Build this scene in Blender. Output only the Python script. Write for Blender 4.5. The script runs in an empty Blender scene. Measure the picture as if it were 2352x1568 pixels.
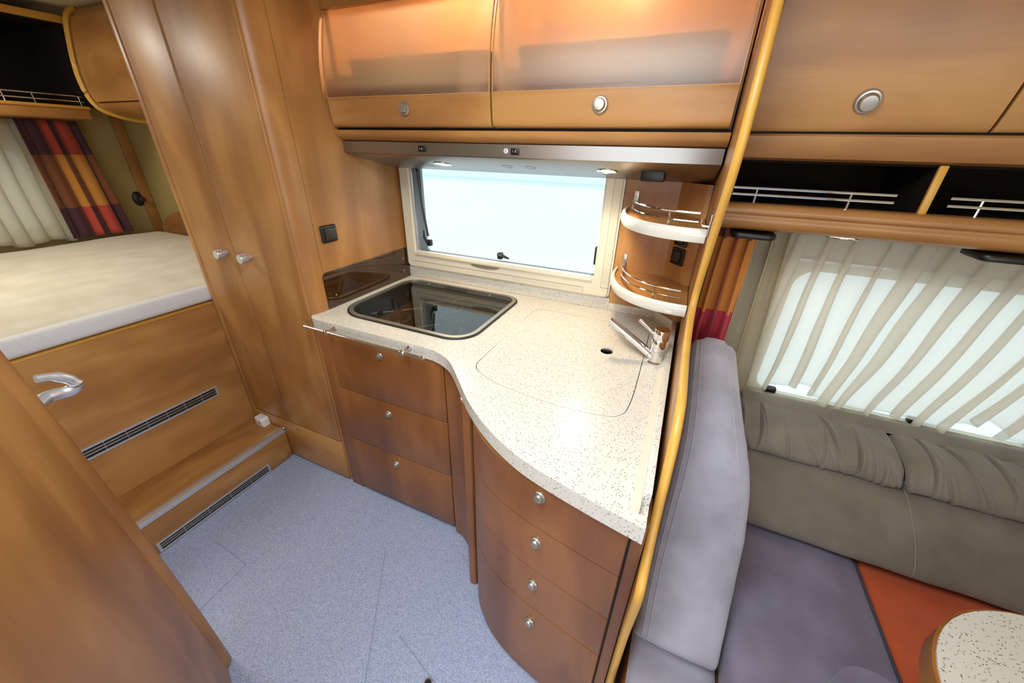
import bpy, bmesh, math, random
from mathutils import Vector, Matrix, noise
random.seed(7)
PI = math.pi
SC = bpy.context.scene
COL = SC.collection

# ------------------------------------------------------------------ camera
# world axes: x along the vehicle (right), y towards the kitchen window wall, z up; metres
RT = [(0.9111090404735371, 0.41155541648140886, 0.022415519895918307),
      (0.20726448560319072, -0.4104806283934888, -0.8880017380170667),
      (-0.35626078843318565, 0.8137123526643186, -0.45929343316279236)]
cam_d = bpy.data.cameras.new('camera')
cam_d.sensor_width = 36.0
cam_d.lens = 856.85 / 2352 * 36.0
cam_d.clip_start = 0.02
cam = bpy.data.objects.new('camera', cam_d)
COL.objects.link(cam)
cm = Matrix.Identity(4)
for i in range(3):
    cm[i][0] = RT[0][i]; cm[i][1] = -RT[1][i]; cm[i][2] = -RT[2][i]
cm[2][3] = 1.5
cam.matrix_world = cm
SC.camera = cam

# ------------------------------------------------------------------ world
w = bpy.data.worlds.new('world'); SC.world = w; w.use_nodes = True
bg = w.node_tree.nodes['Background']
bg.inputs[0].default_value = (0.80, 0.955, 1.0, 1)
bg.inputs[1].default_value = 1.25

# ------------------------------------------------------------------ large lights
def area(name, loc, target, sx, sy, power, color):
    d = bpy.data.lights.new(name, 'AREA'); d.shape = 'RECTANGLE'
    d.size = sx; d.size_y = sy; d.energy = power; d.color = color
    o = bpy.data.objects.new(name, d); COL.objects.link(o)
    o.location = loc
    o.rotation_euler = (Vector(target) - Vector(loc)).to_track_quat('-Z', 'Y').to_euler()
    return o
area('overhead_fill', (-0.35, 0.15, 1.955), (-0.35, 0.2, 0), 0.7, 0.7, 24, (0.84, 0.92, 1.0))  # added soft fill from above the aisle, source is invented
area('camera_side_fill', (-0.1, -1.06, 1.15), (-0.4, 1.2, 0.85), 1.3, 1.35, 18, (0.84, 0.92, 1.0))  # added fill from behind the camera, the wall there has no opening
area('dinette_fill', (1.0, -1.06, 1.2), (0.7, 1.2, 0.8), 0.9, 0.6, 13, (0.9, 0.95, 1.0))  # added fill for the dinette, no window is modelled on that side
area('bedroom_fill', (-2.6, 0.25, 2.03), (-2.6, 0.3, 0), 0.45, 0.45, 14, (1.0, 0.94, 0.82))  # added warm fill over the bed, an unseen made-up source

SC.view_settings.view_transform = 'Standard'
SC.view_settings.look = 'None'
SC.view_settings.exposure = 0.0
SC.view_settings.gamma = 1.0
SC.view_settings.use_curve_mapping = False

# ------------------------------------------------------------------ materials
def lin(h):
    h = h.lstrip('#')
    c = [int(h[i:i + 2], 16) / 255 for i in (0, 2, 4)]
    return tuple((x / 12.92 if x <= .04045 else ((x + .055) / 1.055) ** 2.4) for x in c) + (1,)

def newmat(name):
    m = bpy.data.materials.new(name); m.use_nodes = True
    nt = m.node_tree
    return m, nt, nt.nodes, nt.links, nt.nodes['Principled BSDF']

def plain(name, c, rough=.5, metal=0, coat=0, bump=0, bscale=300, spec=.5):
    m, nt, N, L, b = newmat(name)
    b.inputs['Base Color'].default_value = lin(c)
    b.inputs['Roughness'].default_value = rough
    b.inputs['Metallic'].default_value = metal
    b.inputs['Coat Weight'].default_value = coat
    b.inputs['Specular IOR Level'].default_value = spec
    if bump:
        tc = N.new('ShaderNodeTexCoord'); nz = N.new('ShaderNodeTexNoise'); bp = N.new('ShaderNodeBump')
        nz.inputs['Scale'].default_value = bscale
        L.new(tc.outputs['Object'], nz.inputs['Vector'])
        bp.inputs['Strength'].default_value = bump; bp.inputs['Distance'].default_value = .002
        L.new(nz.outputs['Fac'], bp.inputs['Height']); L.new(bp.outputs['Normal'], b.inputs['Normal'])
    return m

def wood(name, grain, c1='#85552c', c2='#a6723d', c3='#ba864b', rough=.4, fig=1.0):
    """honey veneer; grain axis 'x','y','z'"""
    m, nt, N, L, b = newmat(name)
    tc = N.new('ShaderNodeTexCoord'); mp = N.new('ShaderNodeMapping')
    L.new(tc.outputs['Object'], mp.inputs['Vector'])
    s = {'x': (1.3, 6, 6), 'y': (6, 1.3, 6), 'z': (6, 6, 1.3)}[grain]
    mp.inputs['Scale'].default_value = s
    n1 = N.new('ShaderNodeTexNoise'); n1.inputs['Scale'].default_value = 1.1
    n1.inputs['Detail'].default_value = 4; n1.inputs['Roughness'].default_value = .5
    n1.inputs['Distortion'].default_value = .6
    L.new(mp.outputs[0], n1.inputs['Vector'])
    mp2 = N.new('ShaderNodeMapping'); L.new(tc.outputs['Object'], mp2.inputs['Vector'])
    mp2.inputs['Scale'].default_value = tuple(v * (18 if v > 5 else 6) for v in s)
    n2 = N.new('ShaderNodeTexNoise'); n2.inputs['Scale'].default_value = 1.5
    n2.inputs['Detail'].default_value = 3
    L.new(mp2.outputs[0], n2.inputs['Vector'])
    n3 = N.new('ShaderNodeTexNoise'); n3.inputs['Scale'].default_value = 3.2; n3.inputs['Detail'].default_value = 2
    L.new(tc.outputs['Object'], n3.inputs['Vector'])
    a = N.new('ShaderNodeMath'); a.operation = 'MULTIPLY_ADD'
    L.new(n2.outputs['Fac'], a.inputs[0]); a.inputs[1].default_value = .09
    L.new(n1.outputs['Fac'], a.inputs[2])
    a2 = N.new('ShaderNodeMath'); a2.operation = 'MULTIPLY_ADD'
    L.new(n3.outputs['Fac'], a2.inputs[0]); a2.inputs[1].default_value = .6
    L.new(a.outputs[0], a2.inputs[2])
    r = N.new('ShaderNodeValToRGB')
    r.color_ramp.elements[0].position = .50; r.color_ramp.elements[0].color = lin(c1)
    r.color_ramp.elements[1].position = 1.0; r.color_ramp.elements[1].color = lin(c3)
    e = r.color_ramp.elements.new(.83); e.color = lin(c2)
    L.new(a2.outputs[0], r.inputs['Fac']); L.new(r.outputs[0], b.inputs['Base Color'])
    b.inputs['Roughness'].default_value = rough
    b.inputs['Coat Weight'].default_value = .1; b.inputs['Coat Roughness'].default_value = .25
    return m

def speckle(name, base, dark, mid, scale, rough=.35, thr=.20, light=None, bump=0, thr2=.12):
    m, nt, N, L, b = newmat(name)
    tc = N.new('ShaderNodeTexCoord')
    cur = None
    col = N.new('ShaderNodeRGB'); col.outputs[0].default_value = lin(base); cur = col.outputs[0]
    def layer(c, sc, t, off):
        nonlocal cur
        mp = N.new('ShaderNodeMapping'); mp.inputs['Location'].default_value = off
        L.new(tc.outputs['Object'], mp.inputs['Vector'])
        v = N.new('ShaderNodeTexVoronoi'); v.inputs['Scale'].default_value = sc
        L.new(mp.outputs[0], v.inputs['Vector'])
        # a random subset of cells becomes a chip
        sep = N.new('ShaderNodeSeparateColor'); L.new(v.outputs['Color'], sep.inputs[0])
        c1 = N.new('ShaderNodeMath'); c1.operation = 'LESS_THAN'; L.new(sep.outputs[0], c1.inputs[0]); c1.inputs[1].default_value = t
        c2 = N.new('ShaderNodeMath'); c2.operation = 'LESS_THAN'; L.new(v.outputs['Distance'], c2.inputs[0]); c2.inputs[1].default_value = .38
        mu = N.new('ShaderNodeMath'); mu.operation = 'MULTIPLY'; L.new(c1.outputs[0], mu.inputs[0]); L.new(c2.outputs[0], mu.inputs[1])
        mx = N.new('ShaderNodeMix'); mx.data_type = 'RGBA'
        L.new(mu.outputs[0], mx.inputs[0]); L.new(cur, mx.inputs[6]); mx.inputs[7].default_value = lin(c)
        cur = mx.outputs[2]
    layer(mid, scale * .8, thr, (3.1, 1.7, .3))
    layer(dark, scale, thr2, (0, 0, 0))
    if light: layer(light, scale * 1.1, thr, (7.3, 2.2, 5.1))
    L.new(cur, b.inputs['Base Color'])
    b.inputs['Roughness'].default_value = rough
    if bump:
        nz = N.new('ShaderNodeTexNoise'); nz.inputs['Scale'].default_value = scale
        L.new(tc.outputs['Object'], nz.inputs['Vector'])
        bp = N.new('ShaderNodeBump'); bp.inputs['Strength'].default_value = bump; bp.inputs['Distance'].default_value = .002
        L.new(nz.outputs['Fac'], bp.inputs['Height']); L.new(bp.outputs['Normal'], b.inputs['Normal'])
    return m

def suede(name, c1, c2, rough=.85, sheen=.25):
    m, nt, N, L, b = newmat(name)
    tc = N.new('ShaderNodeTexCoord')
    n1 = N.new('ShaderNodeTexNoise'); n1.inputs['Scale'].default_value = 9; n1.inputs['Detail'].default_value = 5
    L.new(tc.outputs['Object'], n1.inputs['Vector'])
    r = N.new('ShaderNodeValToRGB')
    r.color_ramp.elements[0].position = .35; r.color_ramp.elements[0].color = lin(c1)
    r.color_ramp.elements[1].position = .68; r.color_ramp.elements[1].color = lin(c2)
    L.new(n1.outputs['Fac'], r.inputs['Fac']); L.new(r.outputs[0], b.inputs['Base Color'])
    b.inputs['Roughness'].default_value = rough
    b.inputs['Sheen Weight'].default_value = sheen; b.inputs['Sheen Roughness'].default_value = .5
    n2 = N.new('ShaderNodeTexNoise'); n2.inputs['Scale'].default_value = 420
    L.new(tc.outputs['Object'], n2.inputs['Vector'])
    bp = N.new('ShaderNodeBump'); bp.inputs['Strength'].default_value = .15; bp.inputs['Distance'].default_value = .001
    L.new(n2.outputs['Fac'], bp.inputs['Height']); L.new(bp.outputs['Normal'], b.inputs['Normal'])
    return m

def emis(name, c, s):
    m, nt, N, L, b = newmat(name)
    b.inputs['Base Color'].default_value = lin(c)
    b.inputs['Emission Color'].default_value = lin(c); b.inputs['Emission Strength'].default_value = s
    return m

def clear(name, tint, gloss=.06, rough=.02):
    m, nt, N, L, b = newmat(name); N.remove(b)
    t = N.new('ShaderNodeBsdfTransparent'); t.inputs[0].default_value = tint
    g = N.new('ShaderNodeBsdfGlossy'); g.inputs['Roughness'].default_value = rough
    mx = N.new('ShaderNodeMixShader'); mx.inputs[0].default_value = gloss
    L.new(t.outputs[0], mx.inputs[1]); L.new(g.outputs[0], mx.inputs[2])
    L.new(mx.outputs[0], N['Material Output'].inputs[0])
    return m

def smoked(name, tint):
    m, nt, N, L, b = newmat(name); N.remove(b)
    t = N.new('ShaderNodeBsdfTransparent'); t.inputs[0].default_value = tint
    g = N.new('ShaderNodeBsdfGlossy'); g.inputs['Roughness'].default_value = .015
    lw = N.new('ShaderNodeLayerWeight'); pw = N.new('ShaderNodeMath'); pw.operation = 'POWER'
    L.new(lw.outputs['Facing'], pw.inputs[0]); pw.inputs[1].default_value = 4
    ma = N.new('ShaderNodeMath'); ma.operation = 'MULTIPLY_ADD'; L.new(pw.outputs[0], ma.inputs[0]); ma.inputs[1].default_value = .6; ma.inputs[2].default_value = .08
    mx = N.new('ShaderNodeMixShader'); L.new(ma.outputs[0], mx.inputs[0])
    L.new(t.outputs[0], mx.inputs[1]); L.new(g.outputs[0], mx.inputs[2])
    L.new(mx.outputs[0], N['Material Output'].inputs[0])
    return m

def sheer(name, c, transp):
    m, nt, N, L, b = newmat(name); N.remove(b)
    d = N.new('ShaderNodeBsdfDiffuse'); d.inputs[0].default_value = lin(c)
    tl = N.new('ShaderNodeBsdfTranslucent'); tl.inputs[0].default_value = lin(c)
    m1 = N.new('ShaderNodeMixShader'); m1.inputs[0].default_value = .62
    L.new(d.outputs[0], m1.inputs[1]); L.new(tl.outputs[0], m1.inputs[2])
    t = N.new('ShaderNodeBsdfTransparent')
    m2 = N.new('ShaderNodeMixShader'); m2.inputs[0].default_value = transp
    L.new(m1.outputs[0], m2.inputs[1]); L.new(t.outputs[0], m2.inputs[2])
    L.new(m2.outputs[0], N['Material Output'].inputs[0])
    return m

def patchwork(name, rows, dark, bright, pattern):
    """woven colour blocks: rows of the cloth (v) x columns (u) through the UV map"""
    m, nt, N, L, b = newmat(name)
    uv = N.new('ShaderNodeUVMap'); uv.uv_map = 'UVMap'
    sp = N.new('ShaderNodeSeparateXYZ'); L.new(uv.outputs[0], sp.inputs[0])
    def ramp(cols, pos, src):
        r = N.new('ShaderNodeValToRGB'); cr = r.color_ramp; cr.interpolation = 'CONSTANT'
        cr.elements[0].position = 0; cr.elements[0].color = cols[0]
        cr.elements[1].position = pos[0]; cr.elements[1].color = cols[1]
        for p, c in zip(pos[1:], cols[2:]):
            e = cr.elements.new(p); e.color = c
        L.new(src, r.inputs['Fac']); return r.outputs[0]
    rd = ramp([lin(c) for c in dark], rows, sp.outputs[1])
    rb = ramp([lin(c) for c in bright], rows, sp.outputs[1])
    k = ramp([(v, v, v, 1) for v in pattern[1]], pattern[0], sp.outputs[0])
    mx = N.new('ShaderNodeMix'); mx.data_type = 'RGBA'
    L.new(k, mx.inputs[0]); L.new(rd, mx.inputs[6]); L.new(rb, mx.inputs[7])
    L.new(mx.outputs[2], b.inputs['Base Color']); b.inputs['Roughness'].default_value = .75
    b.inputs['Sheen Weight'].default_value = .2
    return m

M = {}
M['wood_v'] = wood('wood_vertical', 'z')
M['wood_h'] = wood('wood_lengthwise', 'x')
M['wood_y'] = wood('wood_crosswise', 'y')
M['wood_shaded'] = wood('wood_in_shade', 'z', '#6b3f1e', '#85522a', '#966034')  # same honey veneer, with the shade on the low fronts put into its colour
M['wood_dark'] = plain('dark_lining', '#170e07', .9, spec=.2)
M['edge'] = wood('honey_edge', 'z', '#cb9438', '#d49e42', '#dba84b', rough=.4)
M['edge_y'] = wood('honey_edge_cross', 'y', '#b9842f', '#c68f3a', '#d09a42', rough=.4)
M['stone'] = speckle('speckled_worktop', '#d2ccc0', '#3a3430', '#988d7c', 340, .3, .15, None, 0, .085)
M['vinyl'] = speckle('speckled_vinyl', '#9da6c1', '#68729c', '#838fb6', 330, .42, .42, '#ccd2de', .4, .32)
M['chrome'] = plain('chrome', '#e8e8ea', .08, 1)
M['satin'] = plain('satin_nickel', '#b9b3a8', .36, .85)
M['alu'] = plain('brushed_aluminium', '#d6d7db', .32, .75)
M['steel'] = plain('brushed_steel', '#a19d99', .36, 1)
M['black'] = plain('black_plastic', '#15130f', .4)
M['dgrey'] = plain('dark_grey_plastic', '#3a3d40', .45)
M['seal'] = plain('grey_seal', '#7c868b', .5)
M['cream'] = plain('cream_plastic', '#d8d0bb', .4)
M['creamdot'] = plain('perforated_cream', '#d2c9b2', .5)
M['hole'] = plain('perforation_dark', '#7c7462', .7)
M['white'] = plain('white_plastic', '#e9e6df', .35)
M['shelftrim'] = plain('pearl_white_trim', '#d9d5ca', .25, 0, .4)
M['wall'] = plain('beige_wall_lining', '#a8935a', .8, bump=.1)
M['ceil'] = plain('beige_ceiling_lining', '#c9b995', .85)
M['pale'] = plain('pale_lining', '#c9bea6', .8)
M['dark'] = plain('shadow_gap_black', '#0b0806', .7)
M['enamel'] = plain('black_enamel', '#26282a', .18)
M['castiron'] = plain('cast_iron', '#1a1a1b', .45)
M['smoke'] = smoked('smoked_glass', (.62, .62, .60, 1))
M['guard'] = smoked('smoked_acrylic', (.61, .57, .49, 1))
M['pane'] = clear('window_glass', (.985, .995, 1, 1), .03)
M['band'] = clear('tinted_strip', (.93, .97, .99, 1), .02)
M['mattress'] = suede('mattress_cover', '#cfc6ae', '#ddd5c0', .9, .2)
M['terry'] = plain('white_terry', '#dddbd9', .95, bump=.8, bscale=260)
M['lav'] = suede('lavender_grey_suede', '#8d8892', '#a39eaa', .8, .3)
M['lav2'] = suede('mauve_grey_suede', '#6d6475', '#7d7486', .85, .2)
M['taupe'] = suede('taupe_suede', '#6d6356', '#7d7266', .85, .2)
M['orange'] = suede('orange_fabric', '#b0481c', '#c2552a', .9, .2)
M['sheer'] = sheer('sheer_voile', '#f4efe3', .56)
M['sheer2'] = sheer('bedroom_voile', '#ded6c2', .18)
M['sheer3'] = sheer('dense_voile', '#ddd3bc', .06)
M['patch1'] = patchwork('patchwork_bedroom', [.27, .72], ['#3d0f22', '#6d3a14', '#3a0d1f'], ['#a93a2a', '#b5782a', '#98301f'],
                        ([.25, .30, .50, .56, .80], [0, .0, 1, 0, 1, 0]))
M['patch2'] = patchwork('patchwork_dinette', [.42, .9], ['#8d1622', '#8a3f14', '#4d1a10'], ['#b32a3c', '#c77a2c', '#6d2a12'],
                        ([.45, .6], [1, 0, 1]))
M['lamp'] = emis('lamp_glow', '#fff0d0', 14)
M['mark'] = plain('white_print', '#d8d8d8', .5)
M['frost'] = None
def frost():
    m, nt, N, L, b = newmat('frosted_acrylic'); N.remove(b)
    rf = N.new('ShaderNodeBsdfRefraction'); rf.inputs['Roughness'].default_value = .42; rf.inputs['IOR'].default_value = 1.15
    rf.inputs[0].default_value = (.97, .95, .92, 1)
    d = N.new('ShaderNodeBsdfTranslucent'); d.inputs[0].default_value = lin('#efe0cc')
    g = N.new('ShaderNodeBsdfGlossy'); g.inputs['Roughness'].default_value = .42; g.inputs[0].default_value = (.9, .85, .8, 1)
    m1 = N.new('ShaderNodeMixShader'); m1.inputs[0].default_value = .34
    L.new(rf.outputs[0], m1.inputs[1]); L.new(d.outputs[0], m1.inputs[2])
    m2 = N.new('ShaderNodeMixShader'); m2.inputs[0].default_value = .08
    L.new(m1.outputs[0], m2.inputs[1]); L.new(g.outputs[0], m2.inputs[2])
    L.new(m2.outputs[0], N['Material Output'].inputs[0])
    return m
M['frost'] = frost()

# ------------------------------------------------------------------ mesh helpers
def V(*a): return Vector(a)
def box(bm, x0, x1, y0, y1, z0, z1, bev=0, seg=2):
    vs = [bm.verts.new((x, y, z)) for x in (x0, x1) for y in (y0, y1) for z in (z0, z1)]
    fs = [bm.faces.new([vs[i] for i in q]) for q in ((0, 1, 3, 2), (4, 6, 7, 5), (0, 4, 5, 1), (2, 3, 7, 6), (0, 2, 6, 4), (1, 5, 7, 3))]
    if bev:
        es = {e for f in fs for e in f.edges}
        bmesh.ops.bevel(bm, geom=list(es), offset=bev, segments=seg, profile=.5, affect='EDGES')
    return bm

AX = {'x': (1, 2, 0), 'y': (0, 2, 1), 'z': (0, 1, 2)}
def prism(bm, pts, axis, a0, a1, bev=0, seg=2, capbev=True):
    i, j, k = AX[axis]
    def mk(p, a):
        v = [0, 0, 0]; v[i] = p[0]; v[j] = p[1]; v[k] = a; return bm.verts.new(v)
    A = [mk(p, a0) for p in pts]; B = [mk(p, a1) for p in pts]
    n = len(pts)
    fa = bm.faces.new(A); fb = bm.faces.new(B[::-1])
    for q in range(n):
        bm.faces.new((A[q], B[q], B[(q + 1) % n], A[(q + 1) % n]))
    if bev:
        es = list(fa.edges) + list(fb.edges)
        bmesh.ops.bevel(bm, geom=es, offset=bev, segments=seg, profile=.5, affect='EDGES', clamp_overlap=True)
    bmesh.ops.recalc_face_normals(bm, faces=bm.faces)
    return bm

def plate(bm, outer, holes, axis, a0, a1):
    """flat slab with holes; outlines in the two axes other than axis"""
    i, j, k = AX[axis]
    b2 = bmesh.new()
    for loop in [outer] + holes:
        vs = []
        for p in loop:
            v = [0, 0, 0]; v[i] = p[0]; v[j] = p[1]; v[k] = a0; vs.append(b2.verts.new(v))
        for q in range(len(vs)): b2.edges.new((vs[q], vs[(q + 1) % len(vs)]))
    bmesh.ops.triangle_fill(b2, edges=b2.edges[:], use_beauty=True)
    r = bmesh.ops.extrude_face_region(b2, geom=b2.faces[:])
    d = [0, 0, 0]; d[k] = a1 - a0
    bmesh.ops.translate(b2, vec=d, verts=[g for g in r['geom'] if isinstance(g, bmesh.types.BMVert)])
    bmesh.ops.recalc_face_normals(b2, faces=b2.faces)
    me = bpy.data.meshes.new('t'); b2.to_mesh(me); b2.free(); bm.from_mesh(me); bpy.data.meshes.remove(me)
    return bm

def frame_of(t):
    t = t.normalized()
    u = t.orthogonal().normalized() if abs(t.z) > .99 else t.cross(V(0, 0, 1)).normalized()
    return u, u.cross(t).normalized()

def tube(bm, pts, r, n=8, flat=1.0, ref=None):
    pts = [Vector(p) for p in pts]; rings = []
    for q, p in enumerate(pts):
        t = (pts[min(q + 1, len(pts) - 1)] - pts[max(q - 1, 0)])
        u, v = frame_of(t) if ref is None else (Vector(ref), Vector(ref).cross(t).normalized())
        rr = r[q] if isinstance(r, (list, tuple)) else r
        rings.append([bm.verts.new(p + (u * math.cos(a) + v * math.sin(a) * flat) * rr) for a in [2 * PI * h / n for h in range(n)]])
    for a, b in zip(rings, rings[1:]):
        for h in range(n): bm.faces.new((a[h], a[(h + 1) % n], b[(h + 1) % n], b[h]))
    bm.faces.new(rings[0][::-1]); bm.faces.new(rings[-1])
    bmesh.ops.recalc_face_normals(bm, faces=bm.faces)
    return bm

def lathe(bm, prof, c, axis, n=24):
    c = Vector(c); t = Vector(axis).normalized(); u, v = frame_of(t)
    rings = []
    for r, h in prof:
        if r < 1e-6: rings.append([bm.verts.new(c + t * h)])
        else: rings.append([bm.verts.new(c + t * h + (u * math.cos(2 * PI * k / n) + v * math.sin(2 * PI * k / n)) * r) for k in range(n)])
    for a, b in zip(rings, rings[1:]):
        if len(a) == 1 and len(b) == 1: continue
        for k in range(n):
            k2 = (k + 1) % n
            if len(a) == 1: bm.faces.new((a[0], b[k2], b[k]))
            elif len(b) == 1: bm.faces.new((a[k], a[k2], b[0]))
            else: bm.faces.new((a[k], a[k2], b[k2], b[k]))
    if len(rings[0]) > 1: bm.faces.new(rings[0][::-1])
    if len(rings[-1]) > 1: bm.faces.new(rings[-1])
    bmesh.ops.recalc_face_normals(bm, faces=bm.faces)
    return bm

def grid(bm, fn, nu, nv, uv=False, thick=0):
    vs = [[bm.verts.new(fn(i / nu, j / nv)) for j in range(nv + 1)] for i in range(nu + 1)]
    lay = bm.loops.layers.uv.new('UVMap') if uv else None
    idx = {vs[i][j]: (i / nu, j / nv) for i in range(nu + 1) for j in range(nv + 1)} if uv else None
    for i in range(nu):
        for j in range(nv):
            f = bm.faces.new((vs[i][j], vs[i + 1][j], vs[i + 1][j + 1], vs[i][j + 1]))
            if uv:
                for l in f.loops: l[lay].uv = idx[l.vert]
    if thick:
        bmesh.ops.recalc_face_normals(bm, faces=bm.faces)
        bmesh.ops.solidify(bm, geom=bm.faces[:], thickness=thick)
    return bm

def smooth_path(ctrl, n=8):
    """Catmull-Rom through control points"""
    P_ = [Vector(c) for c in ctrl]; out = []
    for i in range(len(P_) - 1):
        p0 = P_[max(i - 1, 0)]; p1 = P_[i]; p2 = P_[i + 1]; p3 = P_[min(i + 2, len(P_) - 1)]
        for k in range(n):
            t = k / n
            out.append(.5 * ((2 * p1) + (p2 - p0) * t + (2 * p0 - 5 * p1 + 4 * p2 - p3) * t * t + (3 * p1 - p0 - 3 * p2 + p3) * t ** 3))
    out.append(P_[-1]); return out

def rrect(x0, x1, y0, y1, r, n=6):
    rs = r if isinstance(r, (list, tuple)) else [r] * 4
    out = []
    for (cx, cy, a0, rr) in ((x1 - rs[0], y1 - rs[0], 0, rs[0]), (x0 + rs[1], y1 - rs[1], 90, rs[1]), (x0 + rs[2], y0 + rs[2], 180, rs[2]), (x1 - rs[3], y0 + rs[3], 270, rs[3])):
        for k in range(n + 1):
            a = math.radians(a0 + 90 * k / n); out.append((cx + rr * math.cos(a), cy + rr * math.sin(a)))
    return out

def off2(pts, d):
    """offset an open 2-D polyline to its left by d"""
    out = []
    for i, p in enumerate(pts):
        a = Vector(pts[max(i - 1, 0)]); b = Vector(pts[min(i + 1, len(pts) - 1)])
        t = (b - a).normalized(); out.append((p[0] - t.y * d, p[1] + t.x * d))
    return out

def curved_panel(bm, pts, z0, z1, th, bev=.002):
    """vertical panel that follows an open xy polyline, th to its left"""
    prism(bm, [tuple(p) for p in pts] + off2(pts, th)[::-1], 'z', z0, z1, bev)
    return bm

def profile_panel(bm, prof, x0, x1, th, bev=.002):
    """panel that follows an open (y,z) profile, extruded along x, th thick"""
    prism(bm, [tuple(p) for p in prof] + off2(prof, th)[::-1], 'x', x0, x1, bev)
    return bm

WB = {}
def finish(me, ang=38):
    me.polygons.foreach_set('use_smooth', [True] * len(me.polygons))
    me.set_sharp_from_angle(angle=math.radians(ang))

def obj(name, bm, mat, parent=None, base=None, ang=38):
    """link bm (in world coordinates) as ONE mesh; a part shares its thing's origin"""
    o_ = WB[parent.name] if parent else (Vector(base) if base is not None else None)
    if o_ is None:
        xs = [v.co for v in bm.verts]
        lo = Vector([min(c[i] for c in xs) for i in range(3)]); hi = Vector([max(c[i] for c in xs) for i in range(3)])
        o_ = V((lo.x + hi.x) / 2, (lo.y + hi.y) / 2, lo.z)
    bmesh.ops.translate(bm, vec=-o_, verts=bm.verts)
    me = bpy.data.meshes.new(name); bm.to_mesh(me); bm.free(); finish(me, ang)
    me.materials.append(M[mat] if isinstance(mat, str) else mat)
    o = bpy.data.objects.new(name, me); COL.objects.link(o)
    if parent: o.parent = parent
    else: o.location = o_
    WB[o.name] = o_
    return o

def place(name, me, parent, pos, rot=None):
    """a part that shares mesh data, at its own spot"""
    o = bpy.data.objects.new(name, me); COL.objects.link(o); o.parent = parent
    o.location = Vector(pos) - WB[parent.name]
    if rot: o.rotation_euler = rot
    WB[o.name] = Vector(pos)
    return o

def mesh_of(bm, mat, name='shared', ang=38):
    me = bpy.data.meshes.new(name); bm.to_mesh(me); bm.free(); finish(me, ang)
    me.materials.append(M[mat]); return me

def tag(o, label, cat, group=None, kind=None):
    o['label'] = label; o['category'] = cat
    if group: o['group'] = group
    if kind: o['kind'] = kind
    return o

def thing(name, loc, label, cat, group=None, kind=None):
    o = bpy.data.objects.new(name, None); COL.objects.link(o); o.location = loc
    o.empty_display_size = .05
    WB[o.name] = Vector(loc)
    return tag(o, label, cat, group, kind)

def B(): return bmesh.new()
def nrot(n):
    """rotation taking local +z to direction n"""
    return Vector(n).to_track_quat('Z', 'Y').to_euler()

YW = 1.52      # inner face of the window wall
XL = -1.25     # kitchen face of the tall wardrobe side
ZC = .90       # worktop

# button knob: flat ring with a domed push button
_b = B(); lathe(_b, [(.0145, 0), (.0150, .003), (.0135, .0055), (.0112, .006), (.0108, .0035)], (0, 0, 0), (0, 0, 1), 24)
KRING = mesh_of(_b, 'satin', 'knob_ring')
_b = B(); lathe(_b, [(.0105, .002), (.0105, .010), (.0090, .0125), (0, .0135)], (0, 0, 0), (0, 0, 1), 24)
KBTN = mesh_of(_b, 'satin', 'knob_button')
def knob_leaf(parent, pos, n, s=1.0):
    k = place('knob', KRING, parent, pos, nrot(n)); k.scale = (s, s, s)
    k2 = place('push_button', KBTN, parent, pos, nrot(n)); k2.scale = (s, s, s)
    return k

# ================================================================== SETTING
fl = tag(obj('floor', plate(B(), [(-3.5, -1.1), (1.7, -1.1), (1.7, YW), (-3.5, YW)], [], 'z', -.03, 0), 'vinyl', base=(0, 0, 0)),
         'blue grey speckled vinyl floor of the aisle', 'floor', kind='structure')
# access hatches let into the floor: thin dark joints
def joint(p, q, wd=.0022):
    p = Vector(p); q = Vector(q); t = (q - p).normalized(); nn = V(-t.y, t.x) * wd / 2
    pts = [p + nn, p - nn, q - nn, q + nn]
    return prism(B(), [(a.x, a.y) for a in pts], 'z', 0, .0006)
M['joint'] = plain('floor_joint', '#7a839c', .7)
for a, b_ in (((-1.526, .42), (-1.317, .411)), ((-1.317, .411), (-1.29, .12)), ((-.86, .70), (-.60, .30)), ((-.60, .47), (-.40, .41))):
    obj('hatch_joint', joint(a, b_), 'joint', fl)
b = B(); lathe(b, [(.014, 0), (.015, .0015), (.011, .002), (.0105, .0008)], (-.436, .405, 0), (0, 0, 1), 20)
obj('hatch_ring', b, 'satin', fl)
b = B(); lathe(b, [(.0105, .0002), (.0105, .0010), (0, .0010)], (-.436, .405, 0), (0, 0, 1), 16)
obj('hatch_finger_hole', b, 'dark', fl)

tag(obj('ceiling', plate(B(), [(-3.5, -1.1), (1.7, -1.1), (1.7, YW), (-3.5, YW)], [rrect(-.7, 0, -.2, .5, .03), rrect(-2.83, -2.37, .02, .48, .03)], 'z', 2.08, 2.12), 'ceil'),
    'beige fabric lined ceiling', 'ceiling', kind='structure')
KW = rrect(-1.20, -.27, 1.0, 1.45, .03)
DW = rrect(.30, 1.30, .66, 1.20, .05)
b = B(); plate(b, [(-3.5, 0), (1.7, 0), (1.7, 2.08), (-3.5, 2.08)], [KW, DW], 'y', YW, YW + .03)
tag(obj('wall_window', b, 'pale'), 'pale side wall holding the kitchen and dinette windows', 'wall', kind='structure')
b = B(); plate(b, [(-1.1, 0), (YW, 0), (YW, 2.08), (-1.1, 2.08)], [rrect(.15, 1.0, 1.0, 1.45, .04)], 'x', -3.50, -3.47)
tag(obj('wall_bedroom', b, 'wall'), 'olive beige rear wall behind the bed', 'wall', kind='structure')
b = B(); plate(b, [(-3.5, 0), (1.7, 0), (1.7, 2.08), (-3.5, 2.08)], [], 'y', -1.13, -1.1)
tag(obj('wall_entrance', b, 'pale'), 'pale side wall behind the photographer', 'wall', kind='structure')
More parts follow.
